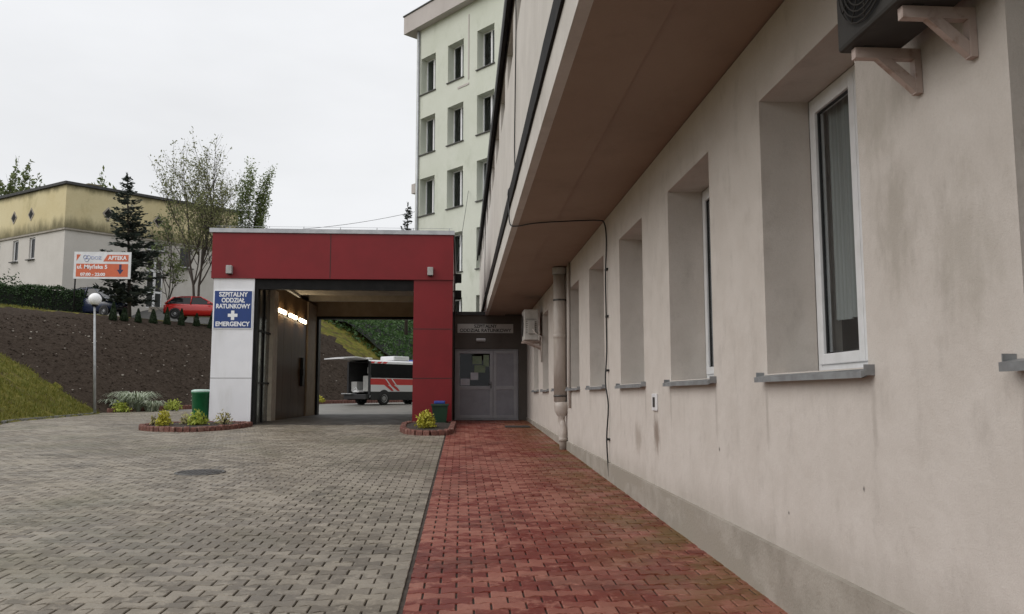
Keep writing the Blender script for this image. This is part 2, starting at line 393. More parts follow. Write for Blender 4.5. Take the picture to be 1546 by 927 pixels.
M['rim'] = mat('steel_rim', (.35,.35,.36), None, .35, metal=.7)
M['trim'] = mat('black_trim', (.02,.02,.022), None, .5)
M['ambdark'] = mat('ambulance_interior', (.05,.05,.052), (.035,.035,.036), .6)
M['doorglass'] = glass_mat('door_glass', (.6,.62,.6), -.02)
M['ambgrey'] = mat('interior_cabinet', (.42,.42,.40), (.34,.34,.33), .5)
M['lamp_red'] = mat('red_lamp_lens', (.35,.01,.01), None, .2)
M['lamp_clear'] = mat('clear_lamp_lens', (.7,.7,.72), None, .1)
M['blue_roof'] = mat('blue_roof', (.03,.07,.20), (.025,.055,.16), .5, 3)
M['asphalt'] = mat('asphalt', (.075,.073,.07), (.055,.054,.052), .8, 3, bump=.3, bscale=60)
M['roadpave'] = mat('far_paving', (.20,.19,.17), (.155,.147,.132), .5, 1.2, bump=.3, bscale=20)
M['sand'] = mat('joint_sand', (.045,.033,.026), (.07,.055,.043), .95, 8)
M['soilbank'] = mat('bank_soil', (.034,.0245,.018), (.052,.039,.030), .95, 5, detail=10, bump=1.0, bscale=6, bdist=.09, spec=.08, c3=(.07,.054,.043), s3=14, lo3=.55, hi3=.75)
M['turf'] = mat('turf', (.105,.115,.020), (.19,.165,.036), .95, 2.2, spec=.12, detail=8, bump=1.0, bscale=12, bdist=.1, c3=(.075,.052,.026), s3=1.3, lo3=.46, hi3=.68)
M['grass'] = leaf_mat('grass_blades', (.105,.125,.016), (.23,.205,.045), trans=.2)
M['dirt'] = mat('dirt_patch', (.02,.018,.016), None, .9)
M['graphite'] = mat('roof_felt', (.05,.05,.05), (.07,.07,.07), .9)

# ------------------------------------------------------------------ ground profile
def gz(y):
    ys = [-30, 0, 10, 27, 36.5, 48, 60, 200]; zs = [-.30, 0, .27, .735, .74, 1.05, 1.12, 1.12]
    return float(np.interp(y, ys, zs))
PA = Vector((-16.0, 38.0)); PE = Vector((.54, .84)).normalized(); PN = Vector((-PE.y, PE.x))
PLAT = 6.35
def s1(x, y): return -13.84 - .18*(y-26) - x
def s2(x, y): q = Vector((x, y)) - PA; return q.dot(PN)
def uu(x, y): q = Vector((x, y)) - PA; return q.dot(PE)
def hills(x, y):
    a = max(0, s1(x, y))*.60; b = max(0, s2(x, y))*.71
    h = max(a, b); k = .5
    t_ = min(1, max(0, (uu(x, y)-15)/5)); t_ = t_*t_*(3-2*t_)
    # round the crest
    cap = PLAT - gz(y) + 2.1*t_
    raw = max(a, b)
    if raw > 0: h = cap*(1-math.exp(-(raw/cap)**3*1.0))**(1/3.) if raw < cap*2.2 else cap
    n = mnoise.noise(Vector((x*.55, y*.55, 3)))*.10 + mnoise.noise(Vector((x*1.7, y*1.7, 9)))*.05
    return gz(y) + h + (n*min(1, raw/1.0) if raw < cap*1.3 else 0)

# lowest sheet to the horizon
g = MB()
g.quad((-900,-600,-.75),(900,-600,-.75),(900,1500,-.75),(-900,1500,-.75))
struct('ground', g, M['turf'])
# sub-base of the yard following the profile
g = MB(); ys = list(np.arange(-12, 36.01, 1.0)); xs0 = []
for i in range(len(ys)-1):
    y0, y1 = ys[i], ys[i+1]
    f = lambda y: -13.84-.18*(y-26)+.06 if y <= 38 else -16
    g.quad((f(y0),y0,gz(y0)-.016),(3.2,y0,gz(y0)-.016),(3.2,y1,gz(y1)-.016),(f(y1),y1,gz(y1)-.016))
struct('sand_bed', g, M['sand'])

# ------------------------------------------------------------------ interlocking pavers (real stones)
LN, PT = .235, .145
def stone_poly(cx, cy, gap):
    a, h0, h1 = LN/2-gap, PT*.5+.0135-.0042, PT*.5-.0135-.0042
    pts = [(-a,-h0),(-a*.70,-h0),(-a*.30,-h1),(a*.30,-h1),(a*.70,-h0),(a,-h0),(a,h0),(a*.70,h0),(a*.30,h1),(-a*.30,h1),(-a*.70,h0),(-a,h0)]
    return [(cx+p[0], cy+p[1]) for p in pts]
def paver_field(name, m, x0, x1, y0, y1, keep, seed):
    r = random.Random(seed); V = []; F = []
    row = 0; y = y0
    while y < y1:
        off = (row % 2)*LN/2
        nx = int((x1-x0)/LN)+2
        for i in range(-1, nx):
            cx = x0 + LN/2 + i*LN + off
            a, b = cx-LN/2, cx+LN/2
            if b < x0+.02 or a > x1-.02: continue
            cy = y
            if not keep(cx, cy): continue
            pts = stone_poly(cx, cy, .0050 if 'yard' in name else .0066)
            if a < x0 or b > x1: # half stones at the border
                pts = [(min(max(p[0], x0+.004), x1-.004), p[1]) for p in pts]
            zt = r.gauss(0, .0013) + .007*mnoise.noise(Vector((cx*.7, cy*.5, seed))) - (.004 if r.random() < .03 else 0); tx = r.gauss(0, .011); ty = r.gauss(0, .013)
            base = len(V); n = len(pts)
            px = sum(p[0] for p in pts)/n
            for p in pts:
                V.append((p[0], p[1], gz(p[1]) - .014))
            for p in pts:
                V.append((p[0], p[1], gz(p[1]) - .0055 + zt + (p[0]-cx)*tx + (p[1]-cy)*ty))
            for p in pts:
                q = (px + (p[0]-px)*.952, cy + (p[1]-cy)*.925)
                V.append((q[0], q[1], gz(q[1]) + zt + (q[0]-cx)*tx + (q[1]-cy)*ty))
            F.append(tuple(base+2*n+k for k in range(n)))
            for L in (0, 1):
                for k in range(n):
                    k2 = (k+1) % n
                    F.append((base+L*n+k, base+L*n+k2, base+(L+1)*n+k2, base+(L+1)*n+k))
        row += 1; y += PT
    me = bpy.data.meshes.new(name)
    me.from_pydata(V, [], F); me.update(); me.materials.append(m)
    o = bpy.data.objects.new(name, me); COL.objects.link(o); o['kind'] = 'structure'
    return o
XR = -.39
M['paver'] = stone_mat('grey_pavers', (.132,.111,.085), (.178,.151,.116), (.30,.262,.208), (.076,.064,.048), (.112,.106,.062), None, .50, .4)
M['redpaver'] = stone_mat('red_pavers', (.145,.0225,.015), (.182,.031,.021), (.34,.14,.10), (.075,.018,.012), (.13,.085,.022), (.7, 2.25), .46, .26)
def yard_keep(x, y):
    if x < -.60*y - 3.0: return False
    if s1(x, y) > -.12: return False
    if -7.6 < x and y > 25.0: return False
    if y > 25 and x < -7.5 and s2(x, y) > -.1: return False
    return True
paver_field('paved_yard', M['paver'], XR-.235*70-.012, XR-.012, 1.2, 39.5, yard_keep, 3)
paver_field('footpath', M['redpaver'], XR+.012, XR+.012+LN*11, 1.2, 27.3, lambda x, y: x < 2.5*1.0 and abs(x) < .6*y+3.0, 5)

# far paving behind the garage and in the corner of the yard
g = MB(); 
NY = 46
for i in range(NY):
    y0, y1 = 36.3 + i*1.2, 36.3+(i+1)*1.2
    def lim(y): return PA.x + (y-PA.y)*PE.x/PE.y if y > 38 else -16.0
    g.quad((lim(y0)+.02,y0,gz(y0)-.008),(12,y0,gz(y0)-.008),(12,y1,gz(y1)-.008),(lim(y1)+.02,y1,gz(y1)-.008))
struct('road', g, M['roadpave'])
g = MB(); 
for i in range(6):
    y0, y1 = 25.05+i*1.9, 25.05+(i+1)*1.9
    g.quad((-6.3,y0,gz(y0)),(-.5,y0,gz(y0)),(-.5,y1,gz(y1)),(-6.3,y1,gz(y1)))
struct('garage_floor', g, M['floor'])

# terrain: bank and grass slope, split by what covers it
def terrain(name, m, pick, step=.4, x0=-62, x1=6, y0=8, y1=84):
    g = MB(); idx = {}
    nx, ny = int((x1-x0)/step), int((y1-y0)/step)
    def vid(i, j):
        if (i, j) not in idx:
            x, y = x0+i*step, y0+j*step
            # snap the foot of the slope
            idx[(i, j)] = len(g.v); g.v.append((x, y, hills(x, y)))
        return idx[(i, j)]
    for i in range(nx):
        for j in range(ny):
            x, y = x0+(i+.5)*step, y0+(j+.5)*step
            if x < -.62*y-14: continue
            if pick(x, y): g.f.append((vid(i,j), vid(i+1,j), vid(i+1,j+1), vid(i,j+1))); g.sm.append(True)
    return struct(name, g, m)
def slope_any(x, y): return max(s1(x, y), s2(x, y)) > -.05
def is_plateau(x, y): return max(s1(x, y)*.6, s2(x, y)*.71) > 8.2
def wob(x, y): return mnoise.noise(Vector((x*.5, y*.5, 1)))*.7 + mnoise.noise(Vector((x*1.6, y*1.6, 4)))*.3
def is_grass(x, y):
    if not slope_any(x, y) or is_plateau(x, y): return False
    if s1(x, y)*.6 > s2(x, y)*.71 + wob(x, y)*.5 and y < 44: return True
    if s2(x, y)*.71 > 6.7 + wob(x, y)*.5: return True
    return uu(x, y) > 22.4 + wob(x, y)
terrain('soil_bank', M['soilbank'], lambda x, y: slope_any(x, y) and not is_plateau(x, y) and not is_grass(x, y), .3, -40, 2, 20, 80)
terrain('grass_slope', M['turf'], is_grass, .3, -40, 6, 8, 84)
terrain('car_park', M['asphalt'], is_plateau, 1.0, -90, 6, 20, 150)

# kerb along the grass and the foot of the bank
kb = MB()
def kerb_line(pts, wd=.10, up=.07):
    for (a, b) in zip(pts[:-1], pts[1:]):
        a, b = Vector(a), Vector(b); L = (b-a).length; k = max(1, int(L/1.0))
        for i in range(k):
            p, q = a.lerp(b, i/k), a.lerp(b, (i+1)/k - .006)
            t = (q-p).normalized(); n = Vector((-t.y, t.x))*wd
            z0, z1 = gz(p.y), gz(q.y)
            vs = [(p.x,p.y,z0-.1),(q.x,q.y,z1-.1),(q.x+n.x,q.y+n.y,z1-.1),(p.x+n.x,p.y+n.y,z0-.1),
                  (p.x,p.y,z0+up),(q.x,q.y,z1+up),(q.x+n.x,q.y+n.y,z1+up),(p.x+n.x,p.y+n.y,z0+up)]
            kb.add(vs, [(0,3,2,1),(4,5,6,7),(0,1,5,4),(1,2,6,5),(2,3,7,6),(3,0,4,7)])
kerb_line([(-11.0,10.2),(-13.80,26),(-15.9,37.6)])
struct('kerb', kb, M['kerb'])

# ------------------------------------------------------------------ wall with openings
def holed(mb, O, U, Nin, u0, u1, v0, v1, holes, depth, flip=False):
    O, U, Nin = Vector(O), Vector(U), Vector(Nin); Z = Vector((0,0,1))
    us = sorted({u0, u1, *[h[0] for h in holes], *[h[1] for h in holes]}); vs = sorted({v0, v1, *[h[2] for h in holes], *[h[3] for h in holes]})
    P = lambda u, v, d=0: O + U*u + Z*v + Nin*d
    for a, b in zip(us[:-1], us[1:]):
        for c, d in zip(vs[:-1], vs[1:]):
            um, vm = (a+b)/2, (c+d)/2
            if any(h[0] < um < h[1] and h[2] < vm < h[3] for h in holes): continue
            mb.quad(P(a,c), P(b,c), P(b,d), P(a,d))
    for h in holes:
        a, b, c, d = h
        mb.quad(P(a,c), P(a,c,depth), P(a,d,depth), P(a,d)); mb.quad(P(b,c,depth), P(b,c), P(b,d), P(b,d,depth))
        mb.quad(P(a,c), P(b,c), P(b,c,depth), P(a,c,depth)); mb.quad(P(a,d,depth), P(b,d,depth), P(b,d), P(a,d))

# ------------------------------------------------------------------ the hospital wing on the right
WX = 2.16
wing = thing('hospital_wing', 'long beige hospital wing with jettied upper storey beside the red footpath', 'building', (WX, 5, 0))
SILLZ, HEADZ, DEP = 1.70, 3.69, .37
wins = [(5.75+2.71*i-1.46, 5.75+2.71*i) for i in range(-3, 8)]
wm = MB()
holed(wm, (WX,0,0), (0,1,0), (1,0,0), -8, 27.3, -.6, 4.20, [(a,b,SILLZ,HEADZ) for a,b in wins], DEP)
holed(wm, (WX+DEP+.12,0,0), (0,1,0), (1,0,0), -8, 27.3, -.6, 4.20, [(a+.03,b-.03,SILLZ+.03,HEADZ-.03) for a,b in wins], .05)
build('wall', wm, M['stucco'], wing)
pm = MB()
n = 36
for i in range(n):
    y0, y1 = -8+35.3*i/n, -8+35.3*(i+1)/n
    t0, t1 = np.interp(y0,[-8,4,17,27.3],[.45,.51,.62,.83]), np.interp(y1,[-8,4,17,27.3],[.45,.51,.62,.83])
    x = WX-.03
    pm.add([(x,y0,-.5),(x,y1,-.5),(x,y1,t1),(x,y0,t0),(x+.05,y1,t1+.012),(x+.05,y0,t0+.012)], [(3,2,1,0),(5,4,2,3)])
build('plinth', pm, M['plinth'], wing)
# jetty: soffit with a shallow step, edge beam, ledge flashing, upper wall, eaves
OX = .770; UX = .87; YE = 41.0
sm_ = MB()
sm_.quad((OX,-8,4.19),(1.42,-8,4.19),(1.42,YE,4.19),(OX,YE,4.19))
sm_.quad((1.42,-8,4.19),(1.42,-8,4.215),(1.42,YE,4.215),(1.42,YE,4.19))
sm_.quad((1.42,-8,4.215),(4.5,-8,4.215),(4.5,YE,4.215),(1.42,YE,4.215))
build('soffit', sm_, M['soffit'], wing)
em = MB(); em.box(OX-.001,-8,4.188,OX+.1,YE,4.585); build('edge_beam', em, M['stucco_far'], wing)
fm = MB(); k = 80
for i in range(k):
    y0, y1 = -8+(YE+8)*i/k, -8+(YE+8)*(i+1)/k
    w0, w1 = mnoise.noise(Vector((0,y0*.9,2)))*.018, mnoise.noise(Vector((0,y1*.9,2)))*.018
    a0, a1 = (OX-.03-abs(w0)*.5, OX-.03-abs(w1)*.5)
    fm.add([(a0,y0,4.55+w0),(a1,y1,4.55+w1),(a1-.004,y1,4.79+w1),(a0-.004,y0,4.79+w0),(UX,y1,4.83),(UX,y0,4.83),(OX,y1,4.55+w1),(OX,y0,4.55+w0)],
           [(3,2,1,0),(5,4,2,3),(0,1,6,7)])
build('ledge_flashing', fm, M['dark_flash'], wing)
um = MB()
vents = [(15.75+2.71*i-1.75, 15.75+2.71*i, 7.52, 8.24) for i in range(-6, 10)]
holed(um, (UX,0,0), (0,1,0), (1,0,0), -8, YE, 4.57, 8.75, vents, .34)
um.quad((UX,YE,0),(8,YE,0),(8,YE,8.75),(UX,YE,8.75))
um.quad((UX,-8,4.2),(8,-8,4.2),(8,-8,8.75),(UX,-8,8.75))
build('upper_wall', um, M['stucco_far'], wing)
for a, b, c, d in vents:
    q = MB(); q.box(UX+.30,a+.02,c+.02,UX+.335,b-.02,d-.02); build('window', q, M['dark_glass'], wing)
gm = MB(); gm.box(.735,-8,8.28,.80,YE+.1,8.52); build('gutter', gm, M['dark_flash'], wing)
rm = MB(); rm.box(.74,-8,8.525,8.5,YE+.05,8.75); build('roof', rm, M['graphite'], wing)
# ground-floor windows
def wing_window(a, b, dark_papers=False):
    x = WX+DEP
    fr = MB()
    z0, z1 = SILLZ+.012, HEADZ-.002; a, b = a+.004, b-.004
    def rect_frame(mb, x0, x1, ya, yb, za, zb, t):
        mb.bev(x0,ya,za,x1,ya+t,zb,.006); mb.bev(x0,yb-t,za,x1,yb,zb,.006)
        mb.bev(x0,ya+t,za,x1,yb-t,za+t,.006); mb.bev(x0,ya+t,zb-t,x1,yb-t,zb,.006)
    rect_frame(fr, x, x+.07, a, b, z0, z1, .062)
    o = build('window', fr, M['pvc'], wing)
    mid = (a+b)/2
    for p_, q_ in ((a+.05, mid+.004), (mid+.010, b-.05)):
        sa = MB(); rect_frame(sa, x-.016, x+.055, p_, q_, z0+.05, z1-.05, .075)
        build('sash', sa, M['pvc'], o)
        gk = MB(); rect_frame(gk, x+.004, x+.03, p_+.073, q_-.073, z0+.123, z1-.123, .012); build('gasket', gk, M['gasket'], o)
        gl = MB(); gl.box(x+.015,p_+.07,z0+.12,x+.035,q_-.07,z1-.12); build('pane', gl, M['glass'], o)
    cu = MB(); ny = 60
    for i in range(ny):
        def wv(t): return .025*math.sin(t*46)+.012*math.sin(t*113)
        t0, t1 = i/ny, (i+1)/ny; ya, yb = a+.05+(b-a-.1)*t0, a+.05+(b-a-.1)*t1
        cu.quad((x+.115+wv(t0),ya,z0+.36),(x+.115+wv(t1),yb,z0+.36),(x+.115+wv(t1),yb,z1-.02),(x+.115+wv(t0),ya,z1-.02))
    build('curtain', cu, M['curtain'], o)
    rmx = MB()  # the room behind
    rmx.quad((x+1.6,a-.5,.9),(x+1.6,b+.5,.9),(x+1.6,b+.5,4.1),(x+1.6,a-.5,4.1))
    rmx.quad((x+.2,a-.5,1.5),(x+1.6,a-.5,1.5),(x+1.6,b+.5,1.5),(x+.2,b+.5,1.5))
    rmx.quad((x+.2,a-.5,4.1),(x+1.6,a-.5,4.1),(x+1.6,b+.5,4.1),(x+.2,b+.5,4.1))
    for yy in (a-.5,b+.5): rmx.quad((x+.2,yy,.9),(x+1.6,yy,.9),(x+1.6,yy,4.1),(x+.2,yy,4.1))
    build('room', rmx, M['dark_room'], o)
    if dark_papers:
        pp = MB(); pp.obox((x+.12,a+.28,z0+.15),(.0,.24,.02),(.01,-.02,.2),(.012,0,0)); pp.box(x+.14,a+.62,z0+.14,x+.22,a+.9,z0+.24)
        build('papers', pp, M['post'], o)
    si = MB()
    xo = WX-.075
    si.add([(x,a-.004,SILLZ+.012),(x,b+.004,SILLZ+.012),(WX-.002,b+.004,SILLZ-.008),(WX-.002,a-.004,SILLZ-.008)], [(0,1,2,3)])
    ya, yb = a-.07, b+.07
    si.add([(WX+.0,ya,SILLZ-.008),(WX+.0,yb,SILLZ-.008),(xo,yb,SILLZ-.022),(xo,ya,SILLZ-.022),(xo,yb,SILLZ-.058),(xo,ya,SILLZ-.058),(xo+.012,yb,SILLZ-.058),(xo+.012,ya,SILLZ-.058),(WX+.0,yb,SILLZ-.03),(WX+.0,ya,SILLZ-.03)],
           [(0,1,2,3),(3,2,4,5),(5,4,6,7),(7,6,8,9),(0,3,5,9),(1,8,4,2)])
    si.box(xo+.016,yb-.003,SILLZ-.045,WX-.001,yb+.003,SILLZ+.012); si.box(xo+.016,ya-.003,SILLZ-.045,WX-.001,ya+.003,SILLZ+.012)
    build('sill', si, M['sill'], o)
for i, (a, b) in enumerate(wins): wing_window(a, b, i == 3)

# lichen patches, small dirty marks and painted shade streaks under the sills are in the stucco; small wall fittings:
v = thing('wall_vent', 'small white slotted vent plate low on the beige wall', 'vent', (WX, 9.16, 1.40))
q = MB(); q.bev(WX-.022,9.05,1.38,WX,9.27,1.57,.008); build('cover', q, M['pvc'], v)
q = MB(); 
for i in range(1): q.box(WX-.0255,9.11,1.42,WX-.0225,9.21,1.53)
build('slot', q, M['acgrey'], v)

# downpipe
dpx, dpy = 2.02, 17.0
dp = thing('downpipe', 'wide cream rainwater downpipe with stepped lower end on the beige wall', 'downpipe', (dpx, dpy, .46))
q = MB(); q.tube([(dpx,dpy,4.19),(dpx,dpy,1.42)], .125, 20); q.lathe([(.126,2.72),(.137,2.73),(.137,2.80),(.126,2.81)], (dpx,dpy,0), 20); build('pipe', q, M['pipe'], dp)
q = MB(); q.lathe([(.15,4.05),(.15,4.19)], (dpx,dpy,0), 20); build('collar', q, M['lampbody'], dp)
q = MB(); q.lathe([(.125,1.42),(.155,1.40),(.155,1.32),(.14,1.22),(.09,1.14),(.07,1.12),(.07,1.0)], (dpx+.03,dpy,0), 20); build('funnel', q, M['pipe'], dp)
q = MB(); q.tube([(dpx+.03,dpy,1.05),(dpx+.05,dpy-.02,.95),(dpx+.07,dpy-.05,.82),(dpx+.05,dpy-.06,.72),(dpx+.05,dpy-.06,.44)], [.07,.065,.065,.075,.075], 14)
q.lathe([(.076,.70),(.088,.70),(.088,.62),(.076,.62)], (dpx+.05,dpy-.06,0), 14); build('shoe', q, M['pipe'], dp)
for z in (3.5, 1.52):
    q = MB(); q.lathe([(.126,z),(.134,z),(.134,z+.035),(.126,z+.035)], (dpx,dpy,0), 20); q.box(dpx+.12,dpy-.02,z,WX,dpy+.02,z+.035); build('clamp', q, M['iron'], dp)
# conduit beside it
q = MB(); q.tube([(WX-.03,16.3,4.19),(WX-.03,16.3,1.3)], .028, 8)
tag(build('conduit', q, M['pipe']), 'thin cream conduit on the wall just in front of the downpipe', 'pipe')

# hanging cable
pts = [(WX-.02,12.05,.36),(WX-.045,12.08,.9),(WX-.025,12.02,1.4),(WX-.05,12.10,1.75),(WX-.02,12.13,2.2),(WX-.02,12.14,2.7),(WX-.03,12.10,3.3),(WX-.02,12.05,3.85),(WX-.04,12.1,4.12),(WX-.12,12.15,4.17),(1.8,12.25,4.185),(1.55,12.2,4.16),(1.3,12.3,4.165),(1.05,12.4,4.16),(.85,12.6,4.16),(.745,12.75,4.22),(.735,12.9,4.5),(.73,13.0,4.82),(.84,13.1,5.0),(.85,13.3,5.6),(.85,13.1,6.6),(.85,12.9,7.6),(.84,12.9,8.28)]
q = MB(); P3 = [Vector(p) for p in pts]; sm2 = []
for i in range(len(P3)-1):
    p0, p1, p2, p3 = P3[max(i-1,0)], P3[i], P3[i+1], P3[min(i+2,len(P3)-1)]
    for t in (0,.25,.5,.75):
        sm2.append(.5*((2*p1)+(-p0+p2)*t+(2*p0-5*p1+4*p2-p3)*t*t+(-p0+3*p1-3*p2+p3)*t**3))
sm2.append(P3[-1]); q.tube(sm2, .011, 6)
cbl = thing('cable', 'thin black cable running down the beige wall and across the soffit', 'cable', (WX-.02,12.05,.36))
build('wire', q, M['cable'], cbl)
for z in (.9, 1.9, 2.7, 3.4): 
    q = MB(); q.box(WX-.035,12.03,z,WX,12.15,z+.03); build('clip', q, M['cable'], cbl)
# second cable on far upper wall
q = MB(); q.tube([(.85,30.5,4.9),(.84,30.4,6.2),(.85,30.2,8.3)], .012, 5); tag(build('cable', q, M['cable']), 'thin black cable down the far end of the upper wall', 'cable')

# air conditioners
def aircon(name, label, y0, y1, x0, z0, h, casing, depth, bz, big):
    t = thing(name, label, 'air conditioner', (WX, (y0+y1)/2, z0))
    q = MB(); q.bev(x0,y0,z0,x0+depth,y1,z0+h,.018); build('casing', q, casing, t)
    # fan grille on the front face, facing -X
    cy, cz, r = y0+(y1-y0)*.60, z0+h*.5, min(h*.43, (y1-y0)*.36)
    q = MB(); q.lathe([(0,x0-.002),(r,x0-.002)], (0,cy,cz), 32, 'X') ; build('fan_opening', q, M['black'], t)
    q = MB()
    for k in range(9):
        rr = r*(k+1)/9; q.tube([(x0-.018, cy+rr*math.cos(a), cz+rr*math.sin(a)) for a in np.linspace(0,2*math.pi,25)], .004, 5, False)
    for k in range(12):
        a = k*math.pi/6; q.tube([(x0-.014,cy+.03*math.cos(a),cz+.03*math.sin(a)),(x0-.014,cy+r*math.cos(a),cz+r*math.sin(a))], .004, 5)
    build('grille', q, M['acgrey'], t)
    q = MB()
    for k in range(7): q.box(x0+.05,y0-.004,z0+h*(.25+.07*k),x0+depth-.05,y0-.0005,z0+h*(.25+.07*k)+.012)
    build('side_louvre', q, M['acgrey'], t)
    q = MB(); q.bev(x0+depth*.25,y0-.05,z0+h*.2,x0+depth*.75,y0-.006,z0+h*.62,.012); build('valve_cover', q, casing, t)
    for yy in bz:
        q = MB(); xa = x0-.03 if not big else 1.84
        q.box(xa,yy-.02,z0-.055,WX-.002,yy+.02,z0-.004)
        q.box(WX-.035,yy-.022,z0-.22,WX-.0025,yy+.022,z0-.056)
        zb = z0-.05; q.add([(xa+.10,yy-.018,zb),(xa+.17,yy-.018,zb),(WX-.036,yy-.018,z0-.15),(WX-.036,yy-.018,z0-.215),(xa+.10,yy+.018,zb),(xa+.17,yy+.018,zb),(WX-.036,yy+.018,z0-.15),(WX-.036,yy+.018,z0-.215)],
              [(0,1,2,3),(7,6,5,4),(0,4,5,1),(1,5,6,2),(2,6,7,3),(3,7,4,0)])
        build('bracket', q, M['bracket'], t)
        q = MB(); q.box(xa+.04,yy-.03,z0-.003,xa+.09,yy+.03,z0+.012); build('rubber_foot', q, M['tyre'], t)
    q = MB(); q.tube([(x0+depth*.6,y0-.03,z0+h*.35),(x0+depth*.8,y0-.09,z0+h*.2),(WX-.04,y0-.1,z0+h*.1),(WX-.04,y0-.1,z0-.6 if not big else z0-.02)], .022, 8); build('refrigerant_pipe', q, M['pipe'], t)
    return t
aircon('air_conditioner', 'dirty grey air conditioner on brackets above the nearest window, cut by the photo top', 2.98, 3.74, 1.80, 3.185, .55, M['acgrey'], .28, (3.24, 3.66), True)
aircon('air_conditioner', 'small pale air conditioner high on the wall close to the entrance door', 21.95, 22.75, 1.66, 3.02, .82, M['acwhite'], .38, (22.1, 22.6), False)

# ------------------------------------------------------------------ entrance block
EY = 27.3
ent = thing('entrance_block', 'dark grey flat-roofed entrance block between the red garage and the beige wing', 'building', (.9, EY, .73))
q = MB(); holed(q, (0,EY,0), (1,0,0), (0,1,0), -.32, 2.16, .3, 4.19, [(-.22,1.88,.735,3.09)], .16); build('wall', q, M['grey_paint'], ent)
q = MB(); q.box(-.34,EY-.06,4.192,2.16,EY+6,4.30); build('roof', q, M['graphite'], ent)
q = MB()
def fr2(mb, x0, x1, z0, z1, y, t, d=.05):
    mb.bev(x0,y,z0,x0+t,y+d,z1,.005); mb.bev(x1-t,y,z0,x1,y+d,z1,.005); mb.bev(x0+t,y,z0,x1-t,y+d,z0+t,.005); mb.bev(x0+t,y,z1-t,x1-t,y+d,z1,.005)
fr2(q, -.215, 1.875, .745, 3.085, EY+.10, .05, .06)
dr = build('door_frame', q, M['door'], ent)
def leaf(x0, x1, glazed):
    q = MB(); y = EY+.075; z0, z1 = .80, 3.03; zm = 1.80
    fr2(q, x0, x1, z0, z1, y, .105, .06); q.bev(x0+.105,y,zm-.06,x1-.105,y+.06,zm+.06,.005)
    o = build('door', q, M['door'], ent)
    q = MB(); q.box(x0+.105,y+.018,z0+.105,x1-.105,y+.045,zm-.06); build('lower_panel', q, M['door2'], o)
    q = MB(); q.box(x0+.105,y+.022,zm+.06,x1-.105,y+.04,z1-.105)
    build('pane' if glazed else 'upper_panel', q, M['doorglass'] if glazed else M['door2'], o)
    return o
la = leaf(-.165, 1.035, True); lb = leaf(1.045, 1.825, False)
q = MB(); q.box(.955,EY+.035,1.78,.985,EY+.075,2.0); q.tube([(.97,EY+.03,1.9),(.86,EY+.03,1.9)], .012, 8); build('handle', q, M['iron'], la)
q = MB(); q.quad((-.3,EY+1.4,.7),(2.1,EY+1.4,.7),(2.1,EY+1.4,4.1),(-.3,EY+1.4,4.1)); q.quad((-.3,EY+.2,.739),(2.1,EY+.2,.739),(2.1,EY+1.4,.739),(-.3,EY+1.4,.739)); q.quad((-.3,EY+.2,3.2),(2.1,EY+.2,3.2),(2.1,EY+1.4,3.2),(-.3,EY+1.4,3.2))
for xx in (-.3,2.1): q.quad((xx,EY+.17,.7),(xx,EY+1.4,.7),(xx,EY+1.4,3.3),(xx,EY+.17,3.3))
build('vestibule', q, M['dark_room'], ent)
for (xa,za,xb,zb,m_,lab) in [(.30,2.06,.55,2.30,'paper','white notice in the middle of the door glass'),(-.03,1.88,.27,2.10,'paper','wide white notice at the lower left of the door glass'),(.36,2.58,.66,2.84,'paperg','green notice near the top of the door glass'),(.42,2.30,.78,2.54,'paperg','grey green sheet on the door glass above the white notice'),(.72,2.50,.90,2.88,'paperg','narrow sheet at the upper right of the door glass')]:
    q = MB(); q.box(xa,EY+.088,za,xb,EY+.092,zb); tag(build('notice', q, M[m_]), lab, 'notice', 'notices on the entrance door')
el_ = thing('emergency_lamp', 'small white bulkhead lamp over the grey entrance door', 'lamp', (.62, EY, 3.34))
q = MB(); q.bev(.48,EY-.07,3.32,.78,EY,3.42,.015); build('housing', q, M['signwhite'], el_); q = MB(); q.bev(.49,EY-.072,3.335,.77,EY-.066,3.375,.002); build('lens', q, M['lampbody'], el_)

def text_mesh(s, size, align='CENTER', bold=0.0, extrude=.003):
    cu = bpy.data.curves.new('lettering', 'FONT'); cu.body = s; cu.size = size; cu.align_x = align; cu.align_y = 'CENTER'; cu.extrude = extrude; cu.offset = bold
    ob = bpy.data.objects.new('lettering', cu); COL.objects.link(ob)
    dg = bpy.context.evaluated_depsgraph_get(); me = bpy.data.meshes.new_from_object(ob.evaluated_get(dg))
    bpy.data.objects.remove(ob); bpy.data.curves.remove(cu); return me
def lettering(s, size, m, parent, loc, rot=(R(90),0,0), bold=0.0, width=None, align='CENTER', name='lettering'):
    me = text_mesh(s, size, align, bold)
    if width:
        xs = [v.co.x for v in me.vertices]; k = width/(max(xs)-min(xs)); 
        for v in me.vertices: v.co.x *= k
    me.transform(Matrix.Translation(loc) @ Matrix.Rotation(rot[2],4,'Z') @ Matrix.Rotation(rot[0],4,'X'))
    r = parent
    l0, rz = ROOT[r.name]
    me.transform(Matrix.Rotation(-rz,4,'Z') @ Matrix.Translation((-l0[0],-l0[1],-l0[2])))
    me.materials.clear(); me.materials.append(m)
    o = bpy.data.objects.new(name, me); COL.objects.link(o); o.parent = parent; return o
sp_ = thing('door_sign', 'pale grey sign with dark lettering above the entrance door', 'sign', (.78, EY, 3.6))
q = MB(); q.bev(-.14,EY-.02,3.60,1.70,EY,3.90,.004); build('plate', q, mat('sign_grey', (.52,.51,.48), (.45,.44,.42), .5, 3), sp_)
lettering('SZPITALNY', .15, M['black'], sp_, (.78,EY-.021,3.82), bold=.003)
lettering('ODDZIAŁ RATUNKOWY', .15, M['black'], sp_, (.78,EY-.021,3.68), bold=.003, width=1.7)
q = MB(); q.box(1.35,EY-2.0,.70,1.8,EY-1.4,.755); 
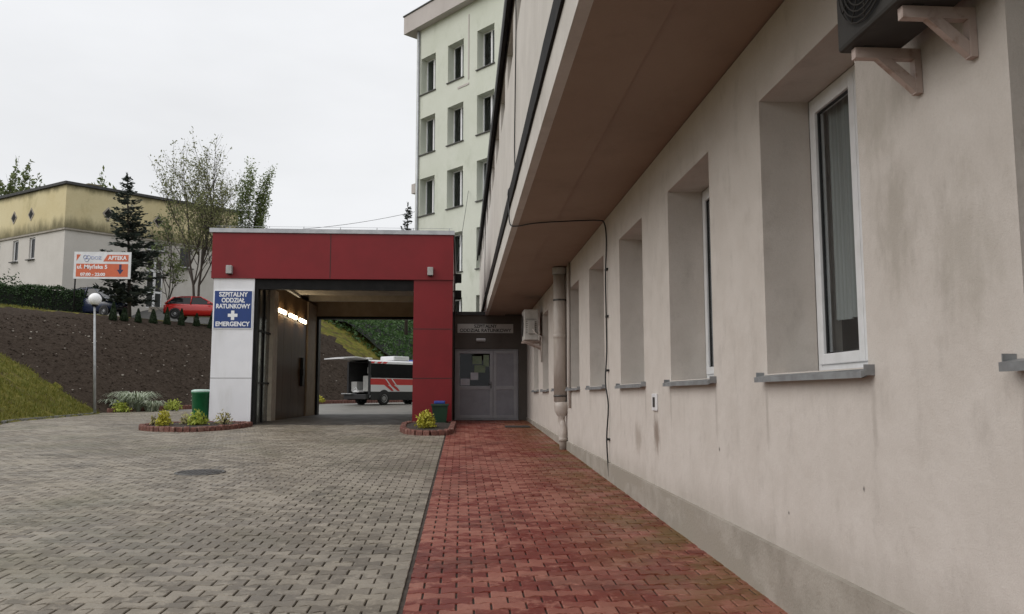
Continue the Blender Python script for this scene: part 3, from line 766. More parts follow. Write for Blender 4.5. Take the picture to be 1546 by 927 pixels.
q = MB(); q.bev(1.25,23.6,gz(23.6)+.001,1.95,24.2,gz(23.9)+.035,.01); tag(build('drain_cover', q, M['iron']), 'small dark metal drain cover on the red path beside the wall', 'drain cover')

# ------------------------------------------------------------------ ambulance garage
GY, GB = 25.0, 36.0
gar = thing('ambulance_garage', 'red and white drive-through ambulance garage with an open front', 'building', (-3.9, GY, .72))
Z0 = .70
q = MB(); q.box(-7.40,GY,Z0,-6.20,GY+.55,5.03); build('white_pillar', q, M['white_panel'], gar)
q = MB(); 
for z in (2.06,): q.box(-7.402,GY-.003,z-.010,-6.198,GY+.01,z+.010)
build('panel_joint', q, M['joint_grey'], gar)
q = MB(); q.box(-1.46,GY,Z0,-.285,GY+.6,5.03); build('red_pillar', q, M['red_panel'], gar)
q = MB()
for z in (2.06, 3.54): q.box(-1.462,GY-.003,z-.012,-.283,GY+.02,z+.012)
q.box(-3.98,GY-.053,5.04,-3.955,GY-.03,6.41); q.box(-1.462,GY-.004,5.025,-.283,GY+.02,5.034)
build('panel_joint', q, M['joint'], gar)
q = MB(); q.box(-7.47,GY-.05,5.032,-.27,GY+.30,6.41); build('fascia', q, M['red_panel'], gar)
q = MB(); q.box(-7.56,GY-.10,6.415,-.24,GB+.1,6.54); build('roof_cap', q, M['cap'], gar)
q = MB(); q.box(-.50,GY+.6,Z0,-.30,GB,6.41); build('side_wall', q, M['red_panel'], gar)
# black frame of the opening
q = MB(); q.box(-6.198,GY+.05,Z0,-6.10,GY+.25,5.03); q.box(-6.198,GY+.055,4.72,-1.46,GY+.25,5.028); build('front_frame', q, M['black'], gar)
# left inner side: glazed strip, cream post, glossy brown panels, rear post
IX = -6.2
q = MB(); q.box(IX-.06,GY+.56,Z0,IX-.02,GY+2.2,4.95); build('glazed_strip', q, mat('strip_glass',(.16,.17,.155),(.13,.14,.13),.12,2), gar)
q = MB()
for yy in (GY+.57, GY+1.3): q.box(IX-.02,yy,Z0,IX+.03,yy+.07,4.95)
for zz in (1.9, 3.5): q.box(IX-.02,GY+.64,zz,IX+.02,GY+2.2,zz+.06)
build('glazing_bar', q, M['black'], gar)
q = MB(); q.box(IX-.05,GY+2.2,Z0,IX+.10,GY+2.85,4.98); build('post', q, M['post'], gar)
for i in range(4):
    ya, yb = GY+2.86+i*1.42, GY+2.86+(i+1)*1.42-.012
    q = MB(); q.box(IX-.05,ya,Z0+.02,IX,yb,5.3); build('wall_panel', q, M['brown_gloss'], gar)
q = MB(); q.box(IX-.05,GY+8.55,Z0,IX+.05,GB-.5,5.3); build('rear_post', q, M['lintel'], gar)
q = MB(); q.box(IX-.04,GY+7.4,1.9,IX+.10,GY+7.7,3.0); q.box(IX-.04,GY+7.3,2.3,IX+.14,GY+7.55,2.55); build('door_closer', q, M['black'], gar)
q = MB(); q.box(-7.40,GY+.56,Z0,-7.30,GB,6.41); build('outer_wall', q, M['white_panel'], gar)
q = MB(); q.box(-7.3,GB-.12,Z0,IX-.06,GB,6.41); build('rear_wall', q, M['lintel'], gar)
q = MB(); q.box(IX,GB-.5,Z0,IX+.14,GB,4.86); q.box(IX,GB-.45,4.80,-.5,GB-.05,4.90); build('rear_frame', q, M['black'], gar)
q = MB(); q.box(-7.3,GB-.4,4.905,-.5,GB-.02,6.41); build('rear_lintel', q, M['lintel'], gar)
q = MB(); q.box(-7.3,GY+.305,5.62,-.5,GB-.42,6.40); build('ceiling', q, M['ceil'], gar)
for yy in (GY+2.3, GY+4.3, GY+6.6, GY+8.8):
    q = MB(); q.box(IX,yy,5.36,-.5,yy+.22,5.615); build('ceiling_beam', q, M['ceil'], gar)
# rolled-up sectional door on rails
for xx in (-5.95, -.75):
    q = MB(); q.box(xx,GY+.35,5.10,xx+.08,GY+5.4,5.18); build('door_rail', q, M['galv'], gar)
for i in range(5):
    q = MB(); ya = GY+.8+i*.92; q.bev(-5.85,ya,5.20,-.80,ya+.90,5.25,.01); build('door_section', q, M['ceil'], gar)
q = MB(); q.tube([(-5.9,GY+.42,5.30),(-.75,GY+.42,5.30)], .09, 12); build('spring_shaft', q, M['iron'], gar)
for i in range(7):
    q = MB(); x = -7.0+i*1.1; q.tube([(x,GY+.05,6.54),(x,GY+.05,6.64)], .012, 6); build('wire_support', q, M['galv'], gar)
q = MB(); q.tube([(-7.4,GY+.05,6.63),(-.3,GY+.05,6.63)], .005, 5); build('lightning_wire', q, M['galv'], gar)
q = MB(); q.tube([(-.26,GY+.1,6.45),(-.235,GY+.4,5.9),(-.225,GY+.6,5.1),(-.225,GY+.6,.8)], .022, 6); build('drain_hose', q, M['cable'], gar)
for i, (a, b) in enumerate(((28.0,29.15),(29.75,31.0),(31.6,32.85))):
    t = thing('tube_lamp', ['lit fluorescent lamp on the garage side wall, nearest the front', 'middle one of three lit fluorescent lamps in the garage', 'lit fluorescent lamp on the garage wall, farthest inside'][i], 'lamp', (IX,(a+b)/2,4.4), 0, 'lit tube lamps in the garage')
    q = MB(); q.bev(IX+.002,a,4.33,IX+.05,b,4.47,.01); build('housing', q, M['lampbody'], t)
    q = MB(); q.bev(IX+.045,a+.04,4.335,IX+.12,b-.04,4.465,.025); build('diffuser', q, M['tubelamp'], t)
for i, x in enumerate((-6.92, -.96)):
    t = thing('wall_lamp', ['grey box lamp on the red fascia above the white pillar', 'grey box lamp on the red fascia above the red pillar'][i], 'lamp', (x, GY-.05, 5.27), 0, 'box lamps on the red fascia')
    q = MB(); q.bev(x-.085,GY-.22,5.15,x+.085,GY-.052,5.40,.012); build('housing', q, M['lampbody'], t)
    q = MB(); q.box(x-.07,GY-.205,5.142,x+.07,GY-.07,5.149); build('lens', q, M['black'], t)
# blue sign
sg = thing('emergency_sign', 'square blue hospital emergency sign with white lettering on the white pillar', 'sign', (-6.80, GY, 4.1))
q = MB(); q.bev(-7.375,GY-.025,3.52,-6.235,GY-.002,4.675,.004); build('border', q, M['white'], sg)
q = MB(); q.box(-7.35,GY-.030,3.545,-6.26,GY-.0245,4.65); build('panel', q, M['bluesign'], sg)
for s_, z, wd in (('SZPITALNY',4.54,.84),('ODDZIAŁ',4.365,.68),('RATUNKOWY',4.185,1.00),('EMERGENCY',3.655,1.00)):
    lettering(s_, .185, M['white'], sg, (-6.805,GY-.032,z), bold=.006, width=wd)
q = MB(); zc = 3.92; a, b = .048, .14
q.prism([(-a,-b),(a,-b),(a,-a),(b,-a),(b,a),(a,a),(a,b),(-a,b),(-a,a),(-b,a),(-b,-a),(-a,-a)], (1,0,0),(0,0,1),(0,.006,0),(-6.805,GY-.036,zc)); build('cross', q, M['white'], sg)

# floodlights on a bracket between garage and tower
for i, (x, z) in enumerate(((-.14,5.25),(-.14,4.72))):
    t = thing('floodlight', ['upper black floodlight at the right edge of the red garage', 'lower black floodlight at the right edge of the red garage'][i], 'lamp', (x, GY+1.2, z), 0, 'floodlights beside the garage')
    q = MB(); q.box(-.30,GY+1.18,z+.1,x-.1,GY+1.22,z+.13); build('arm', q, M['black'], t)
    q = MB(); q.bev(x-.10,GY+1.05,z-.13,x+.12,GY+1.32,z+.14,.02); build('head', q, M['black'], t)

# ------------------------------------------------------------------ tower block
P2 = Vector((-.35, 43.4, 0)); TU = Vector((-.625, .78, 0)).normalized(); TN = Vector((TU.y, -TU.x, 0))  # TN points into the building
if TN.x < 0: TN = -TN
tow = thing('tower_block', 'pale green five-storey hospital block with grey roof parapet', 'building', tuple(P2))
TS = 3.75
rows = [18.6-3.52*i for i in range(6)]; cols = [2.62, .12, -2.40, -4.9, -7.4]
holes = [(c-.69, c+.69, z, z+2.12) for c in cols for z in rows if z > 0]
q = MB(); holed(q, P2, TU, TN, -14, TS, 0, 22.45, holes, .52)
e0 = P2+TU*TS; q.quad(e0, e0+TN*12, e0+TN*12+Vector((0,0,22.45)), e0+Vector((0,0,22.45)))
e1 = P2+TU*-14; q.quad(e1+TN*12, e1, e1+Vector((0,0,22.45)), e1+TN*12+Vector((0,0,22.45))); q.quad(e0+TN*12, e1+TN*12, e1+TN*12+Vector((0,0,22.45)), e0+TN*12+Vector((0,0,22.45)))
build('wall', q, M['tower'], tow)
q = MB(); q.obox(P2+TU*-14-TN*.45+Vector((0,0,22.45)), TU*(14+TS+.70), TN*14, (0,0,1.05)); build('parapet', q, M['attic'], tow)
q = MB(); q.obox(P2+TU*-14-TN*.5+Vector((0,0,23.503)), TU*(14+TS+.75), TN*14, (0,0,.07)); build('roof', q, M['graphite'], tow)
for c in cols:
    for z in rows:
        if z < 0: continue
        O = P2+TN*.42
        def bx(mb, ua, ub, za, zb, d0, d1): mb.obox(O+TU*ua+TN*d0+Vector((0,0,za)), TU*(ub-ua), TN*(d1-d0), (0,0,zb-za))
        q = MB(); a, b, z0, z1 = c-.686, c+.686, z+.01, z+2.115; t = .07
        bx(q,a,a+t,z0,z1,0,.06); bx(q,b-t,b,z0,z1,0,.06); bx(q,a+t,b-t,z0,z0+t,0,.06); bx(q,a+t,b-t,z1-t,z1,0,.06); bx(q,c-.06,c+.06,z0+t,z1-t,-.005,.06)
        o = build('window', q, M['pvc'], tow)
        q = MB(); bx(q,a+t,b-t,z0+t,z1-t,.03,.05); build('pane', q, M['glass'], o)
        q = MB(); lo = rnd.choice([0,0,.0,.5,.3])
        bx(q, a+.02, a+.15+rnd.random()*.3, z0+t+lo, z1-t, .16, .17)
        if rnd.random() < .35: bx(q, c+.1, b-.04, z0+t+.9, z1-t, .16, .17)
        build('curtain', q, M['pvc'], o)
        q = MB(); bx(q,a-.1,b+.1,z0,z1,.45,.46); build('room', q, M['dark_room'], o)
        q = MB(); bx(q, a-.06, b+.06, z-.07, z-.02, -.50, -.425); build('sill', q, M['iron'], o)
q = MB(); pp = P2+TU*(TS-.30)-TN*.10; q.tube([pp+Vector((0,0,22.4)), pp+Vector((0,0,.8))], .07, 8); build('rain_pipe', q, M['cap'], tow)
q = MB(); pp = P2+TU*-1.05-TN*.03; q.obox(pp+Vector((0,0,18.3)), TU*.07, TN*.03, (0,0,3.6)); q.obox(pp+Vector((0,0,18.0)), TU*.95, TN*.03, (0,0,.1)); build('crack_filler', q, M['attic'], tow)
q = MB(); pp = P2+TU*(TS+.02)+Vector((0,0,13.0)); q.obox(pp, TU*.35, TN*.3, (0,0,.55)); build('junction_box', q, M['attic'], tow)
# wires
def wire(a, b, sag, label, r=.012):
    a, b = Vector(a), Vector(b); q = MB(); pts = []
    for i in range(17):
        t = i/16; p = a.lerp(b, t); p.z -= sag*4*t*(1-t); pts.append(p)
    q.tube(pts, r, 5); tag(build('overhead_wire', q, M['cable']), label, 'wire', 'wires near the garage roof')
wire(P2+TU*TS+Vector((0,0,11.9)), (-11.2,44,10.2), .25, 'thin overhead wire from the tower block towards the garage roof')
wire(P2+TU*-1.1-TN*.05+Vector((0,0,12.2)), (-.35,36.0,6.6), .15, 'thin wire slanting across the tower block front down to the garage')

# ------------------------------------------------------------------ yellow-topped building on the plateau
CY = Vector((-29.25, 62, 0)); LU = Vector((math.sin(R(-54.9)), math.cos(R(-54.9)), 0)); RU = Vector((math.sin(R(46.8)), math.cos(R(46.8)), 0))
LN_ = RU.copy(); RN_ = LU.copy()
yb = thing('clinic_building', 'stained two-tone building, yellow above and pale grey below, on the hill', 'building', (CY.x, CY.y, PLAT-.3))
B0 = PLAT-.3
def dia(u, z, s): return u, z, s
lw = [(3.95,4.75,11.9,14.0-.45),(6.3,7.1,11.9,14.0-.45),(9.0,9.8,11.9,13.5)]
rw = [(8.7,9.7,11.9,13.6),(11.5,12.3,11.9,13.6),(6.05,7.55,13.0,13.6),(6.15,7.45,8.4,12.3)]
q = MB(); holed(q, CY, LU, LN_, 0, 26, B0, 13.85, lw, .2); holed(q, CY, RU, RN_, 0, 13.6, B0, 13.85, rw, .2); e_ = CY+RU*13.6; q.quad(e_+Vector((0,0,B0)), e_+LU*26+Vector((0,0,B0)), e_+LU*26+Vector((0,0,17.1)), e_+Vector((0,0,17.1))); build('lower_wall', q, M['pale'], yb)
q = MB()
for U_, N_, L_ in ((LU, LN_, 26), (RU, RN_, 13.6)):
    q.quad(CY-U_*.12-N_*.12+Vector((0,0,13.85)), CY+U_*L_-N_*.12+Vector((0,0,13.85)), CY+U_*L_-N_*.12+Vector((0,0,17.1)), CY-U_*.12-N_*.12+Vector((0,0,17.1)))
    q.quad(CY-N_*.12+Vector((0,0,13.85)), CY+U_*L_-N_*.12+Vector((0,0,13.85)), CY+U_*L_+Vector((0,0,13.85)), CY+Vector((0,0,13.85)))
build('upper_wall', q, M['yellow'], yb)
q = MB(); q.obox(CY-LN_*.12-RN_*.12+Vector((0,0,13.72)), LU*26, LN_*.10, (0,0,.16)); q.obox(CY-LN_*.0-RN_*.12+Vector((0,0,13.725)), RU*13.6, RN_*.10, (0,0,.155)); build('string_course', q, M['plinth'], yb)
q = MB(); O = CY-LN_*.3-RN_*.3; q.add([O+Vector((0,0,17.12)), O+RU*14.3+Vector((0,0,17.12)), O+RU*14.3+LU*27+Vector((0,0,17.12)), O+LU*27+Vector((0,0,17.12)), O+Vector((0,0,17.32)), O+RU*14.3+Vector((0,0,17.32)), O+RU*14.3+LU*27+Vector((0,0,17.32)), O+LU*27+Vector((0,0,17.32))],
    [(0,3,2,1),(4,5,6,7),(0,1,5,4),(1,2,6,5),(2,3,7,6),(3,0,4,7)]); build('roof', q, M['graphite'], yb)
for U_, N_, lst in ((LU, LN_, lw), (RU, RN_, rw)):
    for (a, b, z0, z1) in lst:
        O = CY+N_*.12
        def bx(mb, ua, ub, za, zb, d0, d1): mb.obox(O+U_*ua+N_*d0+Vector((0,0,za)), U_*(ub-ua), N_*(d1-d0), (0,0,zb-za))
        q = MB(); t = .09
        bx(q,a,a+t,z0,z1,0,.06); bx(q,b-t,b,z0,z1,0,.06); bx(q,a+t,b-t,z0,z0+t,0,.06); bx(q,a+t,b-t,z1-t,z1,0,.06)
        door = z0 < 9
        if door: bx(q,a+t,b-t,9.6,9.75,0,.06); bx(q,(a+b)/2-.1,(a+b)/2+.1,z0+.1,z1-.1,-.01,.06); bx(q,a+t,b-t,11.3,11.5,0,.06)
        o = build('door' if door else 'window', q, M['pvc'], yb)
        q = MB(); bx(q,a+t,b-t,z0+t,z1-t,.03,.05); build('pane', q, M['dark_glass'], o)
        if not door: q = MB(); bx(q,a-.1,b+.1,z0-.1,z0-.03,-.32,-.02); build('sill', q, M['iron'], o)
for U_, N_, us in ((LU, LN_, (4.46, 6.9, 11.0)), (RU, RN_, (2.9, 6.74, 10.8))):
    for u in us:
        s_ = .42; O = CY+U_*u-N_*.16+Vector((0,0,15.35)); q = MB()
        q.prism([(0,-s_*1.25),(s_,0),(0,s_*1.25),(-s_,0)], U_, (0,0,1), N_*.035, O); o = build('diamond_vent', q, M['plinth'], yb)
        q = MB(); k = .7; q.prism([(0,-s_*1.25*k),(s_*k,0),(0,s_*1.25*k),(-s_*k,0)], U_, (0,0,1), N_*.02, O-N_*.012); build('opening', q, M['black'], o)
for (u, r_) in ((6.5, 5), (9.3, 6)):
    q = MB(); O = CY+LU*u+RU*r_+Vector((0,0,17.3)); q.obox(O, LU*1.5, RU*.9, (0,0,1.6)); q.obox(O-LU*.08-RU*.08+Vector((0,0,1.602)), LU*1.66, RU*1.06, (0,0,.12)); build('chimney', q, M['yellow'], yb)
q = MB(); O = CY+RU*5.6-RN_*1.6+Vector((0,0,B0))
for i in range(6): q.obox(O-RN_*(i*.32)+Vector((0,0,0)), RU*2.6, RN_*.32, (0,0,2.3-.33*i))
build('steps', q, M['plinth'], yb)
q = MB(); 
for zz in (2.9,3.3): q.tube([O+RN_*1.4+Vector((0,0,zz)), O-RN_*1.6+Vector((0,0,zz-1.6))], .03, 6); q.tube([O+RN_*1.4+RU*2.6+Vector((0,0,zz)), O-RN_*1.6+RU*2.6+Vector((0,0,zz-1.6))], .03, 6)
build('handrail', q, M['iron'], yb)

# small blue-roofed house far behind the garage
bh = thing('blue_roofed_house', 'distant house whose blue roof shows just above the garage roof', 'house', (-6.8, 80, PLAT))
q = MB(); q.box(-9.2,80,PLAT-.2,-4.0,88,15.2); build('wall', q, M['pale'], bh)
q = MB(); q.prism([(-9.6,15.2),(-4.4,15.2),(-4.9,15.95),(-8.6,16.1)], (1,0,0),(0,0,1),(0,8.6,0),(0,79.7,0)); build('roof', q, M['blue_roof'], bh)

# ------------------------------------------------------------------ plants
def leaf_quads(mb, c, n, spread, size, r, flat=.0):
    for _ in range(n):
        p = Vector((r.gauss(0,spread[0]), r.gauss(0,spread[1]), r.gauss(0,spread[2])))+Vector(c)
        a = Vector((r.gauss(0,1), r.gauss(0,1), r.gauss(0,1)*(1-flat))); a.normalize(); b = a.orthogonal().normalized()
        b = Matrix.Rotation(r.random()*6.28, 3, a) @ b; s_ = size*(.6+.8*r.random()); 
        mb.add([p-a*s_, p+b*s_*.45, p+a*s_, p-b*s_*.45], [(0,1,2,3)])
def broadleaf(name, label, cat, loc, H, spread, seed, leafm, nleaf, lsize, first=.25, fan=.55, group=None, stems=1, leaf_bias=None):
    r = random.Random(seed); t = thing(name, label, cat, loc, 0, group)
    tr = MB(); tips = []
    def grow(p, d, L, rad, lev):
        k = 4; pts = [p.copy()]; rr = [rad]
        for i in range(k):
            d = (d + Vector((r.gauss(0,.10), r.gauss(0,.10), r.gauss(0,.05)+.045*(lev > 0)))).normalized()
            p = p + d*L/k; pts.append(p.copy()); rr.append(rad*(1-.42*(i+1)/k))
        tr.tube(pts, rr, 7 if lev < 2 else (5 if lev < 3 else 3), False)
        if lev >= 3: tips.extend(pts[1:])
        if lev == 4: return
        nb = (5, 5, 4, 3)[lev]
        for i in range(nb):
            f = .35+.65*(i+.6*r.random())/nb; j = min(k, max(1, int(f*k+.5)))
            ax = Matrix.Rotation(r.random()*6.28, 3, d) @ d.orthogonal().normalized()
            ang = fan*(.6+.7*r.random())
            nd = (d*math.cos(ang) + ax*math.sin(ang)); nd.z = nd.z*.8+.12; nd.normalize()
            grow(pts[j], nd, L*(.50+.22*r.random()), rr[j]*.62, lev+1)
        grow(p, (d+Vector((r.gauss(0,.12), r.gauss(0,.12), .05))).normalized(), L*.62, rr[-1], lev+1)
    for s_ in range(stems):
        d0 = Vector((r.gauss(0,.10)+.14*(s_-(stems-1)/2), r.gauss(0,.08), 1)).normalized()
        grow(Vector((0,0,-.2)), d0, H*.38, H*.0115/ (1 if stems == 1 else 1.3), 0)
    zmax = max(p.z for p in tips); k = H/zmax
    xs = [math.hypot(p.x, p.y) for p in tips]; xs.sort(); kx = spread/xs[int(len(xs)*.93)]
    def S(p): 
        g_ = min(1.0, max(0, p[2]*k/(H*.35)))
        q_ = 1*(1-g_)+kx*g_ if False else kx
        return (p[0]*q_, p[1]*q_, p[2]*k)
    tr.v = [S(p) for p in tr.v]; tips = [Vector(S(p)) for p in tips]
    build('trunk', tr, M['bark'], t, True)
    cr = MB()
    for _ in range(nleaf):
        p = r.choice(tips)
        leaf_quads(cr, p, 1, (.13,.13,.13), lsize, r)
    build('crown', cr, M[leafm], t, True)
    return t
PL = PLAT
broadleaf('deciduous_tree', 'tall sparse spring tree with dotted new leaves before the yellow wall', 'tree', (-18.0, 57, PL), 13.2, 3.3, 11, 'leaf_dec', 7500, .085, fan=.62, stems=2)
broadleaf('deciduous_tree', 'narrow sparse tree with upright twigs rising behind the garage corner', 'tree', (-15.25, 58, PL), 12.0, 1.5, 23, 'leaf_dec2', 5600, .085, fan=.42)
broadleaf('young_tree', 'small bright green leaning tree between the spruce and the tall sparse tree', 'tree', (-20.9, 60, PL), 9.6, 1.7, 31, 'leaf_far', 900, .12, fan=.7)
for i, (x, y, h, s_, sd_, lb) in enumerate([(-50.5,84,16.3,3.4,41,'distant leafy tree at the left edge beyond the yellow building roof'),(-45.5,86,17.2,3.2,42,'distant tree behind the chimneys of the yellow building'),(-39.5,88,16.0,2.6,43,'distant sparse tree right of the chimneys of the yellow building'),(-33,92,14.5,2.6,44,'low distant tree peeping over the yellow building near its corner')]):
    broadleaf('distant_tree', lb, 'tree', (x, y, PL), h+2.6, s_, sd_, 'leaf_far', 3600, .24, group='trees beyond the yellow building')

def spruce(label, loc, H, Rm, seed, whorl=.32, lean=(0,0), name='spruce_tree'):
    r = random.Random(seed); t = thing(name, label, 'tree', loc)
    tr = MB(); cr = MB()
    tr.tube([(0,0,-.3),(lean[0]*.3,lean[1]*.3,H*.3),(lean[0]*.7,lean[1]*.7,H*.7),(lean[0],lean[1],H)], [H*.014,H*.011,H*.006,.01], 8)
    z = H*.14
    while z < H*.985:
        f = z/H; rad = Rm*((1-f)**.85)*(.75 if f < .2 else 1)+.06
        nb = r.randint(5, 8)
        for b in range(nb):
            if r.random() < .24: continue
            th = r.random()*6.28; L = rad*(.55+.6*r.random()); c = Vector((lean[0]*f, lean[1]*f, z+r.gauss(0,.08)))
            d = Vector((math.cos(th), math.sin(th), 0)); k = max(3, int(L/.22)); pts = []
            for i in range(k+1):
                s_ = i/k; pts.append(c + d*L*s_ + Vector((0,0,L*(-.30*s_+.38*s_*s_+ .12*(f-.3)*s_))))
            tr.tube(pts, [.022*(1-i/(k+1))+.005 for i in range(k+1)], 4, False)
            for i, p in enumerate(pts[1:], 1):
                wdt = .10+.16*(1-i/k)*min(1, L)
                for side in range(6 if L > .5 else 5):
                    a = th + r.choice((-1,1))*(.5+.5*r.random()); dd = Vector((math.cos(a), math.sin(a), r.gauss(.10,.22)))
                    ln = (.24+.22*r.random())*min(1, .45+L*.35); sd2 = Vector((-dd.y, dd.x, r.gauss(0,.5))).normalized()*ln*.20
                    q0 = p+Vector((r.gauss(0,.05), r.gauss(0,.05), r.gauss(0,.04))); q1 = q0+dd*ln
                    cr.add([q0-sd2, q0+dd*ln*.5-sd2*1.5, q1, q0+dd*ln*.5+sd2*1.5], [(0,1,2,3)])
        z += whorl*(.7+.6*r.random())
    for _ in range(20):
        p = Vector((lean[0], lean[1], H*(.97+.03*r.random()))); a = r.random()*6.28; dd = Vector((math.cos(a)*.5, math.sin(a)*.5, 1)).normalized()*.22; sd2 = dd.orthogonal().normalized()*.03
        cr.add([p-sd2, p+dd, p+sd2], [(0,1,2)])
    build('trunk', tr, M['bark'], t, True); build('crown', cr, M['needle'], t, True)
    return t
spruce('dark blue-green spruce with ragged branches beside the orange billboard', (-20.2, 51.6, 6.0), 9.2, 2.35, 5, .23, (-.6,0))
spruce('slender dark spruce top showing above the garage roof', (-4.15, 62, PL), 9.7, 1.0, 9, .33)

def thuja_proto(label, loc, H):
    r = random.Random(77); t = thing('thuja', label, 'shrub', loc, 0, 'young thujas along the top of the soil bank')
    cr = MB(); cr.lathe([(.12*H,.05*H),(.17*H,.15*H),(.10*H,.6*H),(.01,.95*H)], (0,0,0), 10)
    for _ in range(520):
        f = r.random()**1.3; z = H*(.03+.97*f); rr = .19*H*(1-f)**.75*(.75+.4*r.random()); th = r.random()*6.28
        p = Vector((rr*math.cos(th), rr*math.sin(th), z)); d = Vector((math.cos(th)*.4, math.sin(th)*.4, 1)).normalized()*.085; s_ = d.orthogonal().normalized()*.035
        s_ = Matrix.Rotation(r.random()*6.28, 3, d.normalized()) @ s_
        cr.add([p-s_, p+d, p+s_, p-d*.6], [(0,1,2,3)])
    build('foliage', cr, M['thuja'], t, True); q = MB(); q.tube([(0,0,-.1),(0,0,.2)], .03, 6); build('stem', q, M['bark'], t, True)
    return t
tproto = None
tl = ['leftmost young thuja on the bank top, under the spruce', 'second young thuja from the left, under the spruce', 'third young thuja from the left, right below the spruce trunk', 'fourth young thuja from the left, before the pale steps', 'young thuja just left of the red car', 'young thuja before the rear wheel of the red car', 'young thuja before the middle of the red car', 'young thuja beside the white pillar, before the red car front']
for i, px in enumerate((168,185,206,229,250,272,295,317)):
    kx = (px-697)/1250*.998 ; 
    # point on the crest line at this bearing
    bx_ = math.tan(math.atan((px-773)/1250)+math.atan(76/1250))
    A0 = PA+PN*7.9; u = (bx_*A0.y - A0.x)/(PE.x - bx_*PE.y); p = A0+PE*u
    hh = .84*(.85+.4*rnd.random()); loc = (p.x, p.y, hills(p.x, p.y)-.03)
    if tproto is None: tproto = thuja_proto(tl[0], loc, 1.05)
    else: dup(tproto, loc, rnd.random()*6, tl[i], (.85+.3*rnd.random(), .85+.3*rnd.random(), hh/1.05))

def hedge(name, label, pts, wd, h, seed, leafm, n, lsize):
    r = random.Random(seed); c = Vector(pts[0]); t = thing(name, label, 'hedge', tuple(c))
    q = MB(); lf = MB()
    for a, b in zip(pts[:-1], pts[1:]):
        a, b = Vector(a), Vector(b); d = (b-a); d2 = Vector((d.x, d.y, 0)).normalized(); s_ = Vector((-d2.y, d2.x, 0))
        K = 14
        for i in range(K):
            p0, p1 = a+d*i/K, a+d*(i+1)/K
            def hh(p): return h*(.86+.10*mnoise.noise(Vector((p.x*.8, p.y*.8, 0))))
            for (w0,z0),(w1,z1) in zip([(-wd*.42,0),(-wd*.44,.7),(-wd*.3,1),(wd*.3,1),(wd*.44,.7)], [(-wd*.44,.7),(-wd*.3,1),(wd*.3,1),(wd*.44,.7),(wd*.42,0)]):
                q.quad(p0+s_*w0+Vector((0,0,z0*hh(p0))), p1+s_*w0+Vector((0,0,z0*hh(p1))), p1+s_*w1+Vector((0,0,z1*hh(p1))), p0+s_*w1+Vector((0,0,z1*hh(p0))))
        for _ in range(n):
            f = r.random(); p = a+d*f; th = r.random()*math.pi; cx_, cz_ = math.cos(th), math.sin(th)
            cx_ = math.copysign(abs(cx_)**.5, cx_); cz_ = cz_**.5
            bulge = .93+.16*mnoise.noise(Vector((p.x*1.3, p.y*1.3, cz_*2)))
            leaf_quads(lf, p+s_*cx_*wd*.5*bulge+Vector((0,0,cz_*h*bulge)), 1, (.05,.05,.05), lsize, r)
    build('core', q, M['hedgecore'], t); build('foliage', lf, M[leafm], t)
hedge('clipped_hedge', 'dark green clipped hedge along the bank top at the left edge', [(-34.5,47.5,PL-.1),(-28.5,50.6,PL-.1),(-23.4,53.0,PL-.1)], 1.6, 2.0, 3, 'hedge', 5200, .075)
def bush(name, label, loc, rx, ry, h, n, lsize, leafm, seed, cat='shrub', group=None, core=True):
    r = random.Random(seed); t = thing(name, label, cat, loc, 0, group); lf = MB(); st = MB()
    for i in range(10):
        a = r.random()*6.28; st.tube([(0,0,-.05),(rx*.4*math.cos(a), ry*.4*math.sin(a), h*.5),(rx*.8*math.cos(a), ry*.8*math.sin(a), h*(.6+.3*r.random()))], [.012,.008,.004], 4, False)
    for _ in range(n):
        v = Vector((r.gauss(0,1), r.gauss(0,1), abs(r.gauss(0,1)))).normalized()*(r.random()**.45)*(.85+.3*r.random())
        leaf_quads(lf, (v.x*rx, v.y*ry, .05+v.z*h), 1, (.02,.02,.02), lsize, r)
    build('stems', st, M['bark'], t, True); build('foliage', lf, M[leafm], t, True); return t
bush('bush', 'rounded dark bush above the hedge at the far left edge', (-29.0,54.2,PL), 1.5, 1.2, 2.9, 1700, .10, 'hedge', 6)
# ivy-like hedge covering the bank behind the garage
r = random.Random(13); q = MB(); core = MB()
iv = thing('leafy_hedge', 'dense bright green hedge on the bank behind the ambulance', 'hedge', (-3.5, 58, 1.2))
def ivtop(u, s_): 
    p = PA+PE*u+PN*s_; return Vector((p.x, p.y, hills(p.x, p.y)+.75+.35*mnoise.noise(Vector((u*.7, s_*.7, 0)))))
us = np.arange(25.8, 44, .6); ss = np.arange(.4, 12, .6)
for i in range(len(us)-1):
    for j in range(len(ss)-1):
        pass
        core.quad(ivtop(us[i],ss[j])-Vector((0,0,.2)), ivtop(us[i+1],ss[j])-Vector((0,0,.2)), ivtop(us[i+1],ss[j+1])-Vector((0,0,.2)), ivtop(us[i],ss[j+1])-Vector((0,0,.2)))
for _ in range(16000):
    u, s_ = 25.3+19*r.random(), .2+12*r.random(); leaf_quads(q, ivtop(u, s_)-Vector((0,0,.25 if u > 25.9 else .5+.4*r.random()))+Vector((0,0,.3*r.random())), 1, (.06,.06,.08), .13, r)
build('core', core, M['hedgecore'], iv); build('foliage', q, M['ivy'], iv)
# dark hedge line and trees at the top of the bank, right of the opening
hedge('clipped_hedge', 'dark hedge on the bank top glimpsed through the garage opening', [tuple(PA+PE*29+PN*13.2)+(PL+1.8,), tuple(PA+PE*42+PN*13.2)+(PL+1.8,)], 1.8, 2.2, 8, 'hedge', 5000, .11)

